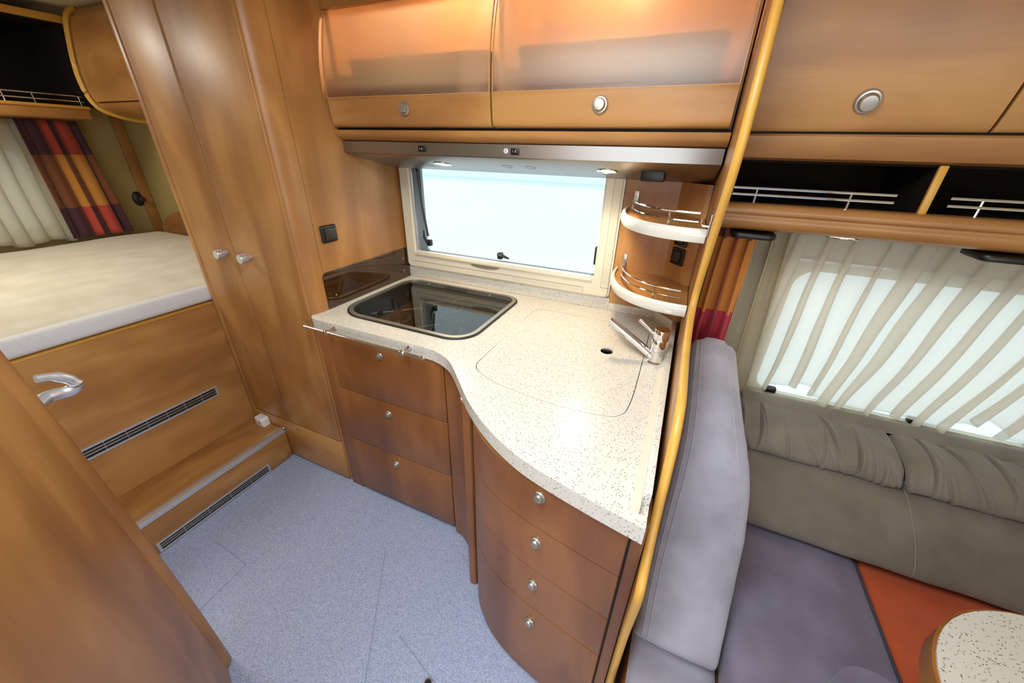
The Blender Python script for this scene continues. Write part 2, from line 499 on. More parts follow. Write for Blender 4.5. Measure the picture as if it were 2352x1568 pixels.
b = B(); plate(b, [(-1.1, 0), (YW, 0), (YW, 2.08), (-1.1, 2.08)], [], 'x', 1.70, 1.73)
tag(obj('wall_cab', b, 'pale'), 'pale end wall beyond the dinette', 'wall', kind='structure')
b = B(); box(b, -3.47, -1.9, YW - .006, YW, .6, 2.08)
tag(obj('wall_bedside', b, 'wall'), 'olive beige side wall lining beside the bed', 'wall', kind='structure')
b = B(); box(b, -3.47, -3.455, 1.455, 1.512, .9, 1.62, .003)
tag(obj('trim_1', b, 'wood_v'), 'brown vertical wood strip in the corner behind the bed', 'trim', kind='structure')

# ------------------------------------------------------------------ kitchen window
wn = thing('window_1', (-.735, YW, .95), 'cream framed kitchen window with black latches above the worktop', 'window', kind='structure')
b = B()
ow = rrect(-1.245, -.225, .955, 1.46, .025); iw = rrect(-1.185, -.297, 1.035, 1.45, .006)
plate(b, ow, [iw], 'y', YW - .028, YW + .005)
bmesh.ops.bevel(b, geom=[e for e in b.edges if len(e.link_faces) == 2 and e.calc_face_angle(0) > 1.2 and all(v.co.y < YW - .02 for v in e.verts)], offset=.008, segments=3, affect='EDGES')
fr = obj('frame', b, 'cream', wn)
# raised bottom blind rail and sill mouldings
b = B(); box(b, -1.187, -.30, YW - .034, YW - .004, 1.019, 1.034, .004); obj('blind_rail', b, 'cream', wn)
b = B(); box(b, -1.180, -.31, YW - .030, YW - .006, 1.034, 1.041, .003); obj('blind_rail', b, 'white', wn)
b = B(); prism(b, [(-.80 + .075 * math.cos(a), 1.016 + .013 * math.sin(a)) for a in [PI + PI * k / 14 for k in range(15)]], 'y', YW - .0305, YW - .026, .001); obj('finger_grip', b, 'hole', wn)
b = B(); box(b, -1.205, -.335, YW - .0292, YW - .027, .9895, .9905); box(b, -.335, -.334, YW - .0292, YW - .027, .968, .99); obj('cover_joint', b, 'hole', wn)
b = B(); box(b, -.2625, -.2615, YW - .0292, YW - .027, 1.0, 1.46); box(b, -.2615, -.228, YW - .0292, YW - .027, 1.0, 1.001); obj('cover_joint', b, 'hole', wn)
# perforated ventilation strips: dots too small to count
b = B()
def dot(x, z, r=.0009):
    vs = [b.verts.new((x + r * math.cos(a), YW - .0288, z + r * math.sin(a))) for a in [2 * PI * k / 5 for k in range(5)]]
    b.faces.new(vs)
for k in range(100):
    for q in range(5): dot(-.256 + q * .0052, 1.012 + k * .0043)
for k in range(70):
    for q in range(3): dot(-.66 + k * .0046, .9715 + q * .0052)
bmesh.ops.recalc_face_normals(b, faces=b.faces)
o = obj('ventilation_dots', b, 'hole', wn); o['kind'] = 'stuff'
# outer sash: grey seals and pane
b = B(); plate(b, rrect(-1.20, -.27, 1.0, 1.45, .03), [rrect(-1.150, -.296, 1.036, 1.44, .02)], 'y', YW + .012, YW + .028); obj('sash', b, 'seal', wn)
b = B(); box(b, -1.184, -1.178, YW - .02, YW + .02, 1.036, 1.445, .002); obj('guide_rail', b, 'alu', wn)
b = B(); plate(b, rrect(-1.18, -.28, 1.01, 1.445, .02), [], 'y', YW + .030, YW + .034); obj('pane', b, 'pane', wn)
b = B(); box(b, -1.15, -.296, YW + .0345, YW + .0355, 1.375, 1.405); obj('tinted_strip', b, 'band', wn)
b = B(); box(b, -1.15, -.296, YW + .0355, YW + .0362, 1.365, 1.385); obj('tinted_strip', b, 'band', wn)
b = B(); tube(b, [(-1.160, YW + .004, 1.41), (-1.150, YW + .006, 1.25), (-1.132, YW + .01, 1.11)], .0055, 8); obj('stay_arm', b, 'dgrey', wn)
b = B(); lathe(b, [(.006, 0), (.009, .002), (.009, .014), (.006, .018), (0, .018)], (-1.160, YW + .012, 1.405), (.3, -1, 0), 14); obj('stay_knob', b, 'black', wn)
def latch(x, z, vert):
    L_ = B()
    box(L_, x - .012, x + .012, YW - .004, YW + .02, z - .014, z + .016, .005)
    if vert: tube(L_, [(x - .004, YW - .006, z + .005), (x - .012, YW - .016, z + .03), (x - .014, YW - .014, z + .062)], [.011, .010, .004], 10, .55)
    else: tube(L_, [(x - .004, YW - .008, z + .012), (x + .022, YW - .014, z + .008), (x + .052, YW - .014, z - .001)], [.010, .011, .006], 10, .6)
    obj('latch', L_, 'black', wn)
latch(-1.125, 1.078, True); latch(-.738, 1.062, False)
b = B(); prism(b, rrect(-.3065, -.2975, 1.085, 1.158, .004), 'y', YW - .012, YW + .01, .002); obj('latch', b, 'black', wn)

# ------------------------------------------------------------------ dinette window
wd = thing('window_2', (.8, YW, .66), 'cream framed dinette window behind the sheer curtain', 'window', kind='structure')
b = B(); plate(b, rrect(.22, 1.38, .635, 1.30, .04), [rrect(.375, 1.27, .69, 1.165, .06)], 'y', YW - .02, YW + .003); obj('frame', b, 'cream', wd)
b = B(); box(b, .26, 1.34, YW - .034, YW - .02, 1.19, 1.205, .003); obj('blind_rail', b, 'alu', wd)
b = B(); box(b, .30, 1.36, YW - .03, YW - .018, .668, .680, .003); obj('blind_rail', b, 'white', wd)
b = B(); plate(b, rrect(.30, 1.34, .655, 1.2, .05), [], 'y', YW + .030, YW + .034); obj('pane', b, 'pane', wd)
for x in (.43, .86):
    b = B(); box(b, x - .02, x + .02, YW - .03, YW - .005, .69, .712, .006); obj('latch', b, 'black', wd)

# ------------------------------------------------------------------ bedroom window (behind curtains)
w3 = thing('window_3', (-3.47, .58, 1.0), 'bedroom window behind the pale voile curtain', 'window', kind='structure')
b = B(); plate(b, rrect(.11, 1.04, .96, 1.49, .04), [rrect(.17, .98, 1.02, 1.43, .04)], 'x', -3.475, -3.455); obj('frame', b, 'cream', w3)
b = B(); plate(b, rrect(.15, 1.0, 1.0, 1.45, .04), [], 'x', -3.49, -3.486); obj('pane', b, 'pane', w3)

# ================================================================== WARDROBE
YF = .905
wr = thing('wardrobe', (-1.57, 1.2, 0), 'tall honey wood wardrobe with two narrow doors and rounded corner post', 'wardrobe')
b = B(); box(b, -1.893, XL - .03, YF + .02, YW - .008, .0, 2.075); obj('carcass', b, 'wood_v', wr)
b = B(); box(b, -1.8985, -1.872, YF - .004, YF + .05, .185, 2.075, .006); obj('side_stile', b, 'wood_v', wr)
_kd = B(); lathe(_kd, [(.012, 0), (.012, .006), (.0165, .008), (.0175, .010), (.0175, .038), (.0160, .0405), (0, .041)], (0, 0, 0), (0, 0, 1), 24)
CYLK = mesh_of(_kd, 'alu', 'cylinder_knob')
for x0, x1, kx in ((-1.869, -1.6255, -1.672), (-1.6195, -1.266, -1.528)):
    b = B(); box(b, x0, x1, YF - .002, YF + .018, .252, 2.07, .005, 3)
    d = obj('door', b, 'wood_v', wr); place('knob', CYLK, d, (kx, YF - .002, 1.098), nrot((0, -1, 0)))
b = B(); box(b, -1.870, -1.264, YF - .001, YF + .020, .012, .246, .005); d = obj('plinth_flap', b, 'wood_h', wr)
b = B(); lathe(b, [(.008, 0), (.008, .003), (.004, .004), (0, .004)], (-1.557, YF - .001, .228), (0, -1, 0), 14); obj('lock', b, 'satin', d)
# rounded corner post
arc = [(-1.290 + .04 * math.cos(a), .950 + .045 * math.sin(a)) for a in [math.radians(-52 + 52 * k / 10) for k in range(11)]]
b = B(); prism(b, [(-1.285, .992), (-1.285, arc[0][1])] + arc + [(XL, .992)], 'z', 0.0, 2.07); obj('corner_post', b, 'wood_v', wr)
b = B(); box(b, XL - .020, XL, .9945, YW - .003, .0, 2.07, .001); obj('side_panel', b, 'wood_v', wr)
b = B(); box(b, XL - .025, XL - .003, .990, .9965, .0, 2.07); obj('shadow_joint', b, 'dark', wr)

sw = thing('light_switch', (XL, 1.052, 1.16), 'square black wall switch on the wardrobe side above the hob', 'switch')
b = B(); box(b, XL, XL + .010, 1.016, 1.090, 1.160, 1.224, .006, 3); obj('cover_frame', b, 'black', sw)
b = B(); box(b, XL + .006, XL + .016, 1.030, 1.082, 1.168, 1.214, .004, 3); obj('rocker', b, plain('dark_brown_plastic', '#2b241b', .35), sw)

sg = thing('splash_guard', (XL, 1.25, ZC), 'smoked brown acrylic splash guard on wardrobe side beside hob', 'panel')
b = B(); prism(b, [(.985, ZC + .001), (.985, 1.036), (.998, 1.050), (1.517, 1.050), (1.517, ZC + .001)], 'x', XL + .001, XL + .005, .001); obj('sheet', b, 'guard', sg)
for y, z in ((1.03, .95), (1.46, 1.0), (1.46, .94)):
    b = B(); lathe(b, [(.004, 0), (.004, .002), (0, .003)], (XL + .005, y, z), (1, 0, 0), 12); obj('screw', b, 'satin', sg)

# ================================================================== WORKTOP
FRONT = smooth_path([(-.72, .890), (-.655, .882), (-.585, .848), (-.505, .772), (-.435, .702), (-.365, .645), (-.29, .598), (-.205, .560), (-.08, .528), (.050, .503)], 6)
FRONT = [(p.x, p.y) for p in FRONT]
HOB = rrect(-1.205, -.60, .978, 1.462, [.075, .085, .12, .095], 8)
def sc2(pts, d):
    """inset a closed ccw outline by d"""
    n = len(pts); out = []
    for i, p in enumerate(pts):
        a = Vector(pts[i - 1]); c = Vector(pts[(i + 1) % n]); t = (c - a)
        if t.length < 1e-9: out.append(p); continue
        t.normalize(); out.append((p[0] - t.y * d, p[1] + t.x * d))
    return out
lf = smooth_path([(-.505, .905), (-.500, .868), (-.470, .835), (-.375, .800), (-.21, .781), (-.085, .792), (-.048, .815), (-.034, .860), (-.030, 1.0), (-.034, 1.35)], 6)
LID = [(p.x, p.y) for p in lf] + [(-.050, 1.385), (-.075, 1.395), (-.455, 1.395), (-.485, 1.385), (-.500, 1.36)]
def dedupe(pts):
    o_ = []
    for p in pts:
        if not o_ or (Vector(p) - Vector(o_[-1])).length > 1e-4: o_.append(p)
    if (Vector(o_[0]) - Vector(o_[-1])).length < 1e-4: o_.pop()
    return o_
HOB = dedupe(HOB); LID = dedupe(LID)
wt = thing('worktop', (-.6, 1.2, .86), 'white speckled stone worktop with S shaped front edge', 'worktop')
b = B()
outl = [(XL + .001, YW - .001), (XL + .001, .955), (XL - .004, .935), (XL - .012, .920), (XL - .006, .905), (XL + .01, .893), (XL + .03, .890)] + FRONT + [(.050, YW - .001)]
plate(b, dedupe(outl), [sc2(HOB, .004), LID], 'z', ZC - .042, ZC)
obj('slab', b, 'stone', wt)
b = B(); box(b, XL + .001, -.222, YW - .012, YW - .001, ZC, .953, .002); box(b, -.2225, -.034, YW - .012, YW - .001, ZC, .935, .002); obj('upstand', b, 'stone', wt)
b = B(); prism(b, [(-.036, YW - .001), (-.036, YW - .013), (.036, 1.425), (.048, 1.425), (.048, YW - .001)], 'z', ZC, .935, .002); obj('upstand', b, 'stone', wt)
b = B(); box(b, .034, .050, .555, 1.425, ZC, .935, .002); obj('upstand', b, 'stone', wt)
b = B(); prism(b, [(.018, ZC), (.034, ZC), (.034, ZC + .020)], 'y', .53, 1.40); obj('sealing_cove', b, 'cream', wt)

# ------------------------------------------------------------------ sink cover
sk = thing('sink_cover', (-.27, 1.1, ZC), 'flush speckled sink cover with finger hole let into the worktop', 'cover')
LI = sc2(LID, .0022)
HOLE = [(-.151 + .021 * math.cos(a), 1.145 + .023 * math.sin(a)) for a in [2 * PI * k / 20 for k in range(20)]]
YS = 1.168
front = [p for p in LI if p[1] < YS]; rear = [p for p in LI if p[1] >= YS]
i0 = next(i for i in range(len(LI)) if LI[i][1] < YS and LI[i - 1][1] >= YS)
ring = LI[i0:] + LI[:i0]
fr_ = [p for p in ring if p[1] < YS]; re_ = [p for p in ring if p[1] >= YS]
b = B(); plate(b, [(fr_[0][0], YS - .0004)] + fr_ + [(fr_[-1][0], YS - .0004)], [HOLE], 'z', ZC - .0058, ZC - .0003); obj('front_leaf', b, 'stone', sk)
b = B(); plate(b, [(fr_[-1][0], YS + .0004)] + re_ + [(fr_[0][0], YS + .0004)], [], 'z', ZC - .0058, ZC - .0003); obj('rear_leaf', b, 'stone', sk)
b = B(); plate(b, sc2(LID, .0004), [sc2(LID, .02)], 'z', ZC - .012, ZC - .0062); box(b, -.49, -.045, YS - .01, YS + .01, ZC - .012, ZC - .0062); obj('lid_gap_shade', b, 'dark', sk)  # black strip under the lid joints, paints the shade inside the gap
b = B(); plate(b, [(-.50, .80), (-.04, .80), (-.04, 1.39), (-.50, 1.39)], [], 'z', ZC - .15, ZC - .145); obj('sink_bowl', b, 'wood_dark', sk)

# ------------------------------------------------------------------ hob with smoked glass lid
hb = thing('gas_hob', (-.9, 1.22, ZC), 'gas hob under a smoked glass lid set into the worktop', 'hob')
b = B(); plate(b, HOB, [sc2(HOB, .016)], 'z', ZC - .004, ZC + .007)
obj('rim', b, 'satin', hb)
b = B(); plate(b, sc2(HOB, -.006), [sc2(HOB, .0)], 'z', ZC - .002, ZC + .004); obj('gasket', b, 'black', hb)
b = B(); plate(b, sc2(HOB, .014), [], 'z', ZC + .0015, ZC + .0055); lid = obj('glass_lid', b, 'smoke', hb)
b = B(); inn = sc2(HOB, .016); low = sc2(HOB, .05)
va = [b.verts.new((p[0], p[1], ZC - .004)) for p in inn]; vb = [b.verts.new((p[0], p[1], ZC - .055)) for p in low]
for k in range(len(va)): b.faces.new((va[k], va[(k + 1) % len(va)], vb[(k + 1) % len(va)], vb[k]))
b.faces.new(vb); bmesh.ops.recalc_face_normals(b, faces=b.faces); obj('tray', b, 'enamel', hb)
for (x, y, r) in ((-1.03, 1.14, .034), (-.78, 1.12, .045), (-.90, 1.34, .040)):
    b = B(); lathe(b, [(r * 1.25, 0), (r * 1.25, .008), (r, .010), (r, .018), (r * .8, .022), (0, .023)], (x, y, ZC - .055), (0, 0, 1), 24); bn = obj('burner', b, 'castiron', hb)
    b = B(); lathe(b, [(r * 1.5, 0), (r * 1.55, .002), (r * 1.5, .004), (r * 1.3, .004)], (x, y, ZC - .0549), (0, 0, 1), 24); obj('burner_ring', b, 'satin', bn)
    for k in range(4):
        a = PI / 4 + k * PI / 2
        p0 = V(x + math.cos(a) * r * .5, y + math.sin(a) * r * .5, ZC - .020); p1 = V(x + math.cos(a) * .105, y + math.sin(a) * .105, ZC - .020)
        b = B(); tube(b, [p0, p1, p1 + V(0, 0, -.033)], .0032, 6); obj('pan_support', b, 'steel', hb)
b = B(); lathe(b, [(.012, 0), (.012, .004), (.006, .004), (.006, .001)], (-1.035, 1.045, ZC + .0055), (0, 0, 1), 18); obj('lid_finger_ring', b, 'black', hb)
for x in (-1.07, -.74):
    b = B(); lathe(b, [(.006, 0), (.006, .002), (0, .003)], (x, 1.425, ZC + .0055), (0, 0, 1), 14); obj('lid_rivet', b, 'satin', hb)
b = B(); box(b, -.98, -.86, 1.415, 1.438, ZC + .0056, ZC + .0064); obj('lid_hinge_plate', b, 'black', hb)

# ------------------------------------------------------------------ towel rail
tr = thing('towel_rail', (-.93, .865, .86), 'thin chrome towel rail along the worktop front edge', 'rail')
b = B(); tube(b, [(-1.235, .850, .884), (-.690, .850, .884)], .0055, 12); obj('bar', b, 'chrome', tr)
for x in (-1.233, -.692):
    b = B(); lathe(b, [(.0072, 0), (.0078, .003), (.0078, .010), (.006, .012)], (x - .005, .850, .884), (1, 0, 0), 14); obj('end_cap', b, 'chrome', tr)
for x in (-1.120, -.775):
    b = B(); lathe(b, [(.0060, 0), (.0090, .004), (.0095, .011), (.0090, .018), (.0060, .022)], (x - .011, .850, .884), (1, 0, 0), 16); c = obj('bracket', b, 'chrome', tr)
    b = B(); lathe(b, [(.0045, 0), (.0045, .026), (.009, .034), (.0095, .0392)], (x, .850, .884), (0, 1, 0), 14); obj('bracket_stem', b, 'chrome', c)

# ------------------------------------------------------------------ mixer tap
tp = thing('mixer_tap', (.003, 1.14, ZC), 'chrome single lever mixer tap by the partition', 'tap')
b = B(); lathe(b, [(.027, 0), (.027, .004), (.022, .008), (.0215, .045)], (.003, 1.14, ZC), (0, 0, 1), 28); obj('base', b, 'chrome', tp)
b = B(); lathe(b, [(.0215, .0455), (.0222, .047), (.0222, .080), (.0215, .081)], (.003, 1.14, ZC), (0, 0, 1), 28); obj('body', b, 'chrome', tp)
b = B(); lathe(b, [(.0225, .0815), (.0235, .084), (.0235, .112), (.0215, .116), (0, .117)], (.003, 1.14, ZC), (.04, 0, 1), 28); obj('cap', b, 'chrome', tp)
b = B(); tube(b, [(-.008, 1.136, ZC + .022), (-.05, 1.138, ZC + .050), (-.145, 1.142, ZC + .108), (-.156, 1.143, ZC + .114)], [.014, .0125, .0115, .0105], 16); sp = obj('spout', b, 'chrome', tp)
b = B(); lathe(b, [(.0095, 0), (.0095, .012), (.008, .013)], (-.146, 1.143, ZC + .104), (-.25, 0, -1), 16); obj('aerator', b, 'alu', sp)
b = B(); tube(b, [(-.012, 1.142, ZC + .093), (-.060, 1.160, ZC + .122), (-.066, 1.162, ZC + .125)], [.0050, .0068, .0060], 12); obj('lever', b, 'chrome', tp)

# ================================================================== BASE CABINETS
YD = .898
c1 = thing('drawer_cabinet', (-.92, 1.2, 0), 'straight wooden kitchen cabinet with three drawers under the hob', 'cabinet')
b = B(); box(b, -1.228, -.637, YD + .022, YW - .02, .03, .838); obj('body', b, 'wood_shaded', c1)
b = B(); box(b, -1.243, -1.176, YD + .006, YD + .04, .0, .857, .002); obj('side_stile', b, 'wood_shaded', c1)
for z0, z1, kz in ((.600, .853, .812), (.326, .597, .545), (.030, .323, .275)):
    b = B(); box(b, -1.172, -.643, YD - .004, YD + .020, z0, z1, .003); d = obj('drawer', b, 'wood_shaded', c1)
    knob_leaf(d, (-.920, YD - .004, kz), (0, -1, 0))
b = B(); box(b, -.643, -.634, YD + .004, YD + .04, .03, .857); obj('shadow_joint', b, 'dark', c1)
b = B(); box(b, -1.228, -.637, YD + .018, YD + .05, .0, .03); obj('toe_board', b, 'wood_dark', c1)

c2 = thing('corner_cabinet', (-.54, .86, 0), 'narrow concave corner cabinet door between the two drawer cabinets', 'cabinet')
cc = smooth_path([(-.632, .886), (-.590, .876), (-.540, .843), (-.500, .795), (-.478, .760)], 5); cc = [(p.x, p.y) for p in cc]
b = B(); curved_panel(b, cc, .010, .857, .018); d = obj('door', b, 'wood_shaded', c2)
knob_leaf(d, (-.507, .803, .812), (-.8, -.6, 0))
b = B(); prism(b, rrect(-.476, -.442, .728, .765, .012, 4), 'z', .0, .857); obj('rounded_post', b, 'wood_shaded', c2)
b = B(); prism(b, [(-.440, .735), (-.420, .715), (-.405, .735), (-.43, .78)], 'z', .0, .857); obj('shadow_joint', b, 'dark', c2)

c3 = thing('curved_cabinet', (-.2, .95, 0), 'bow fronted wooden cabinet with four curved drawers under the sink', 'cabinet')
cv = smooth_path([(-.418, .700), (-.404, .678), (-.370, .645), (-.325, .612), (-.265, .584), (-.190, .562), (-.110, .546), (-.03, .532), (.026, .523)], 5); cv = [(p.x, p.y) for p in cv]
cvi = off2(cv, .024)
b = B(); prism(b, cvi + [(.033, .62), (.033, YW - .02), (-.40, YW - .02), (-.40, .8)], 'z', .02, .735); obj('body', b, 'wood_shaded', c3)
for z0, z1, kz in ((.712, .853, .818), (.549, .709, .662), (.384, .546, .492), (.018, .378, .312)):
    b = B(); curved_panel(b, cv, z0, z1, .022); d = obj('drawer', b, 'wood_shaded', c3)
    knob_leaf(d, (-.166, .5565, kz), (-.2, -.98, 0))
b = B(); box(b, .0262, .034, .548, .6, .02, .857); obj('shadow_joint', b, 'dark', c3)
b = B(); box(b, .034, .0590, .552, .62, .0, .857); obj('side_stile', b, 'wood_shaded', c3)
b = B(); curved_panel(b, off2(cv, .003), .3785, .3835, .02, 0); obj('edge_strip', b, 'edge', c3)
b = B(); prism(b, off2(cv, .012) + [(.046, .62), (-.38, .75)], 'z', .0, .018); obj('toe_board', b, 'wood_dark', c3)

# ================================================================== PARTITION
pt = thing('partition', (.075, 1.1, 0), 'tall curved wooden partition with honey edge between kitchen and dinette', 'partition')
prof = smooth_path([(.54, 0), (.54, .30), (.532, .50), (.505, .66), (.503, .72), (.540, .762), (.588, .835), (.618, .925), (.655, 1.0), (.72, 1.040), (.82, 1.046), (.93, 1.050), (1.03, 1.068), (1.11, 1.10), (1.13, 1.15), (1.09, 1.25), (1.03, 1.36), (.975, 1.45), (.953, 1.53), (.960, 1.63), (.99, 1.75), (1.04, 1.88), (1.12, 2.07)], 6)
prof = [(p.x, p.y) for p in prof]
b = B(); prism(b, [(p[0] + .004, p[1]) for p in prof] + [(YW - .001, 2.07), (YW - .001, 0)], 'x', .0612, .0800); obj('board', b, 'wood_v', pt)
b = B(); tube(b, [(.0706, p[0] + .004, p[1]) for p in prof], .0098, 12, 1.0, (1, 0, 0)); obj('edge_moulding', b, 'edge', pt)

# wood lining in the corner behind the shelves
b = B(); prism(b, [(-.222, YW - .001), (-.222, YW - .012), (-.036, YW - .012), (.046, 1.425), (.060, 1.425), (.060, YW - .001)], 'z', .936, 1.411); 
cl = tag(obj('corner_lining', b, 'wood_v'), 'angled wood lining in the corner behind the curved shelves', 'panel')
for z, nm in ((1.168, 1), (1.235, 2)):
    t = thing('power_socket', (.006, 1.468, z - .03), ('lower' if nm == 1 else 'upper') + ' black power socket in the corner between the two curved shelves', 'socket', 'black sockets in the shelf corner')
    n = V(-.74, -.68, 0).normalized(); u = V(.68, -.74, 0).normalized(); c = V(.005, 1.4675, z)
    def pl(w_, h_, d0, d1, mat, name, par, bev=.004):
        q = B(); box(q, -w_, w_, -h_, h_, d0, d1, bev, 3)
        mt = Matrix((( u.x, 0, n.x, c.x), (u.y, 0, n.y, c.y), (0, 1, 0, c.z), (0, 0, 0, 1)))
        bmesh.ops.transform(q, matrix=mt, verts=q.verts); bmesh.ops.recalc_face_normals(q, faces=q.faces)
        return obj(name, q, mat, par)
    pl(.030, .030, .001, .010, 'black', 'cover_frame', t); pl(.021, .022, .009, .014, M['dgrey'] if nm == 3 else 'black', 'socket_face', t, .006)

# ------------------------------------------------------------------ corner shelves
def corner_shelf(z, lab, rx, ry):
    t = thing('corner_shelf', (-.05, 1.4, z), lab, 'shelf', 'curved shelves in the kitchen corner')
    cxx, cyy = .058, YW - .013
    arc_ = [(cxx - rx * math.cos(a) ** .8, cyy - ry * math.sin(a) ** .8) for a in [PI / 2 * k / 22 for k in range(23)]]
    b = B(); prism(b, arc_ + [(.0575, 1.422), (.044, 1.423), (-.037, 1.506)], 'z', z + .004, z + .018); obj('board', b, 'wood_h', t)
    b = B(); rings = []
    for i, p in enumerate(arc_):
        a_ = Vector(arc_[max(i - 1, 0)]); c_ = Vector(arc_[min(i + 1, 22)]); tt = (c_ - a_).normalized(); nn = V(tt.y, -tt.x) * -1
        if (nn.x * (p[0] - cxx) + nn.y * (p[1] - cyy)) < 0: nn = -nn
        cs = [(-.003, -.012), (.004, -.013), (.009, -.004), (.010, .006), (.008, .018), (.003, .024), (-.003, .022)]
        rings.append([b.verts.new((p[0] + nn.x * d_, p[1] + nn.y * d_, z + .008 + h_)) for d_, h_ in cs])
    for r0, r1 in zip(rings, rings[1:]):
        for k in range(7): b.faces.new((r0[k], r0[(k + 1) % 7], r1[(k + 1) % 7], r1[k]))
    b.faces.new(rings[0]); b.faces.new(rings[-1][::-1]); bmesh.ops.recalc_face_normals(b, faces=b.faces); obj('trim', b, 'shelftrim', t)
    ra = [(cxx + .004 - (rx - .020) * math.cos(a) ** .8, cyy - (ry - .016) * math.sin(a) ** .8) for a in [PI / 2 * k / 22 for k in range(23)]]
    ra = ra[:22]
    for h in (.045, .068):
        b = B(); tube(b, [(p[0], p[1], z + h) for p in ra], .0032, 8); obj('rail', b, 'chrome', t)
    for k in (2, 17):
        b = B(); tube(b, [(ra[k][0], ra[k][1] + .0, z + .018), (ra[k][0], ra[k][1], z + .07)], .003, 8); obj('rail_post', b, 'chrome', t)
    b = B(); box(b, ra[0][0] - .009, ra[0][0] + .009, cyy - .003, cyy, z + .035, z + .085, .002); obj('rail_plate', b, 'satin', t)
    if z > 1.2:
        b = B(); box(b, .0570, .0605, 1.085, 1.105, z + .020, z + .075, .001); obj('rail_plate', b, 'satin', t)
        b = B(); tube(b, [(.058, 1.095, z + .045), (.044, 1.098, z + .045), (.040, 1.102, z + .050), (.040, 1.102, z + .072)], .0026, 8); obj('rail_hook', b, 'chrome', t)
corner_shelf(1.290, 'upper curved corner shelf with white rim and chrome rails', .262, .37)
corner_shelf(1.060, 'lower curved corner shelf with white rim and chrome rails', .268, .33)

# ================================================================== KITCHEN OVERHEAD CABINET
M['paneedge'] = plain('painted_edge_light', '#d3a06c', .3)  # lighter colour stands in for light caught in the pane edges
kc = thing('overhead_cabinet', (-.6, 1.35, 1.51), 'kitchen overhead cabinet with two frosted flap doors above the range hood', 'cabinet')
b = B(); box(b, XL + .002, .058, YW - .012, YW - .002, 1.515, 2.07); obj('back_panel', b, 'wood_h', kc)
b = B(); box(b, XL + .002, .058, 1.200, YW - .012, 1.535, 1.553); obj('bottom_panel', b, 'wood_h', kc)
b = B(); box(b, XL + .002, .058, 1.235, YW - .012, 2.04, 2.06); obj('top_panel', b, 'wood_h', kc)
for x in (-.597,): 
    b = B(); box(b, x, x + .016, 1.215, YW - .012, 1.553, 2.04); obj('divider', b, 'wood_v', kc)
for x in (XL + .002, .044):
    b = B(); box(b, x, x + .014, 1.215, YW - .012, 1.553, 2.04); obj('side_panel', b, 'wood_v', kc)
fp = smooth_path([(1.212, 1.512), (1.190, 1.518), (1.172, 1.530), (1.166, 1.546)], 5); fp = [(p.x, p.y) for p in fp]
b = B(); prism(b, fp + [(1.20, 1.549), (1.26, 1.549), (1.26, 1.512)], 'x', XL + .001, .058); obj('fascia', b, 'wood_h', kc)
dp = smooth_path([(1.178, 1.554), (1.160, 1.562), (1.154, 1.60), (1.150, 1.643)], 5); dp = [(p.x, p.y) for p in dp]
gp = smooth_path([(1.150, 1.643), (1.152, 1.72), (1.166, 1.80), (1.193, 1.890)], 8); gp = [(p.x, p.y) for p in gp]
for x0, x1, kx in ((-1.236, -.594, -.906), (-.588, .050, -.268)):
    b = B(); profile_panel(b, dp, x0, x1, -.019, .002); d = obj('flap_door', b, 'wood_h', kc)
    b = B(); profile_panel(b, gp, x0, x1, -.005, .001); obj('frosted_pane', b, 'frost', d)
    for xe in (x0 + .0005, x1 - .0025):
        b = B(); profile_panel(b, [(p[0] - .0006, p[1]) for p in gp], xe, xe + .002, -.006, 0); obj('edge_light_strip', b, 'paneedge', d)
    b = B(); box(b, x0, x1, 1.1488, 1.152, 1.6428, 1.6440); obj('edge_light_strip', b, 'paneedge', d)
    knob_leaf(d, (kx, 1.1535, 1.607), (0, -1, .03), 1.4)
b = B(); box(b, XL + .001, .058, 1.19, 1.25, 1.5485, 1.5545); obj('shadow_joint', b, 'dark', kc)
b = B(); prism(b, [(1.196, 1.895), (1.222, 1.97), (1.262, 2.06), (1.29, 2.06), (1.25, 1.97), (1.224, 1.895)], 'x', XL + .002, .058); obj('top_fascia', b, 'wood_h', kc)
M['tray'] = plain('grey_brown_tray', '#6a5a4b', .8)
for x0, x1, l in ((-1.18, -.64, 'left'), (-.54, .0, 'right')):
    t = thing('storage_tray', ((x0 + x1) / 2, 1.3, 1.5535), 'grey brown storage tray behind the %s frosted door' % l, 'tray', 'trays in the overhead cabinet')
    b = B(); prism(b, rrect(x0, x1, 1.215, 1.46, .03, 4), 'z', 1.5535, 1.748, .006); obj('bin', b, 'tray', t)
    b = B(); prism(b, rrect(x0 - .006, x1 + .006, 1.209, 1.466, .03, 4), 'z', 1.742, 1.758, .003); obj('lid', b, 'tray', t)
def lampobj(name, loc, label, energy, color, n=(0, 0, -1), r=.03, spot=None, blend=.6, group=None, rad=.02):
    t = thing(name, loc, label, 'lamp', group)
    b = B(); lathe(b, [(r * .80, .0), (r * .82, .003), (r * .98, .003), (r * 1.03, .0015), (r * 1.03, 0)], loc, n, 28); obj('bezel', b, 'chrome', t)
    b = B(); lathe(b, [(r * .80, .0005), (r * .7, .0016), (0, .0022)], loc, n, 24); obj('lens', b, 'lamp', t)
    d = bpy.data.lights.new(name + '_light', 'SPOT' if spot else 'POINT'); d.energy = energy; d.color = color; d.shadow_soft_size = rad
    if spot: d.spot_size = math.radians(spot); d.spot_blend = blend
    o_ = bpy.data.objects.new(name + '_light', d); COL.objects.link(o_); o_.parent = t
    o_.location = Vector(n).normalized() * (rad + .012)
    o_.rotation_euler = Vector(n).to_track_quat('-Z', 'Y').to_euler()
    return t
WARM = (1.0, .80, .50)
for x, l in ((-.84, 'left'), (-.30, 'right')):
    lampobj('cabinet_lamp', (x, 1.36, 2.038), 'small warm lamp inside the %s frosted cabinet' % l, 8.5, (1.0, .80, .54), group='lamps in the overhead cabinet')

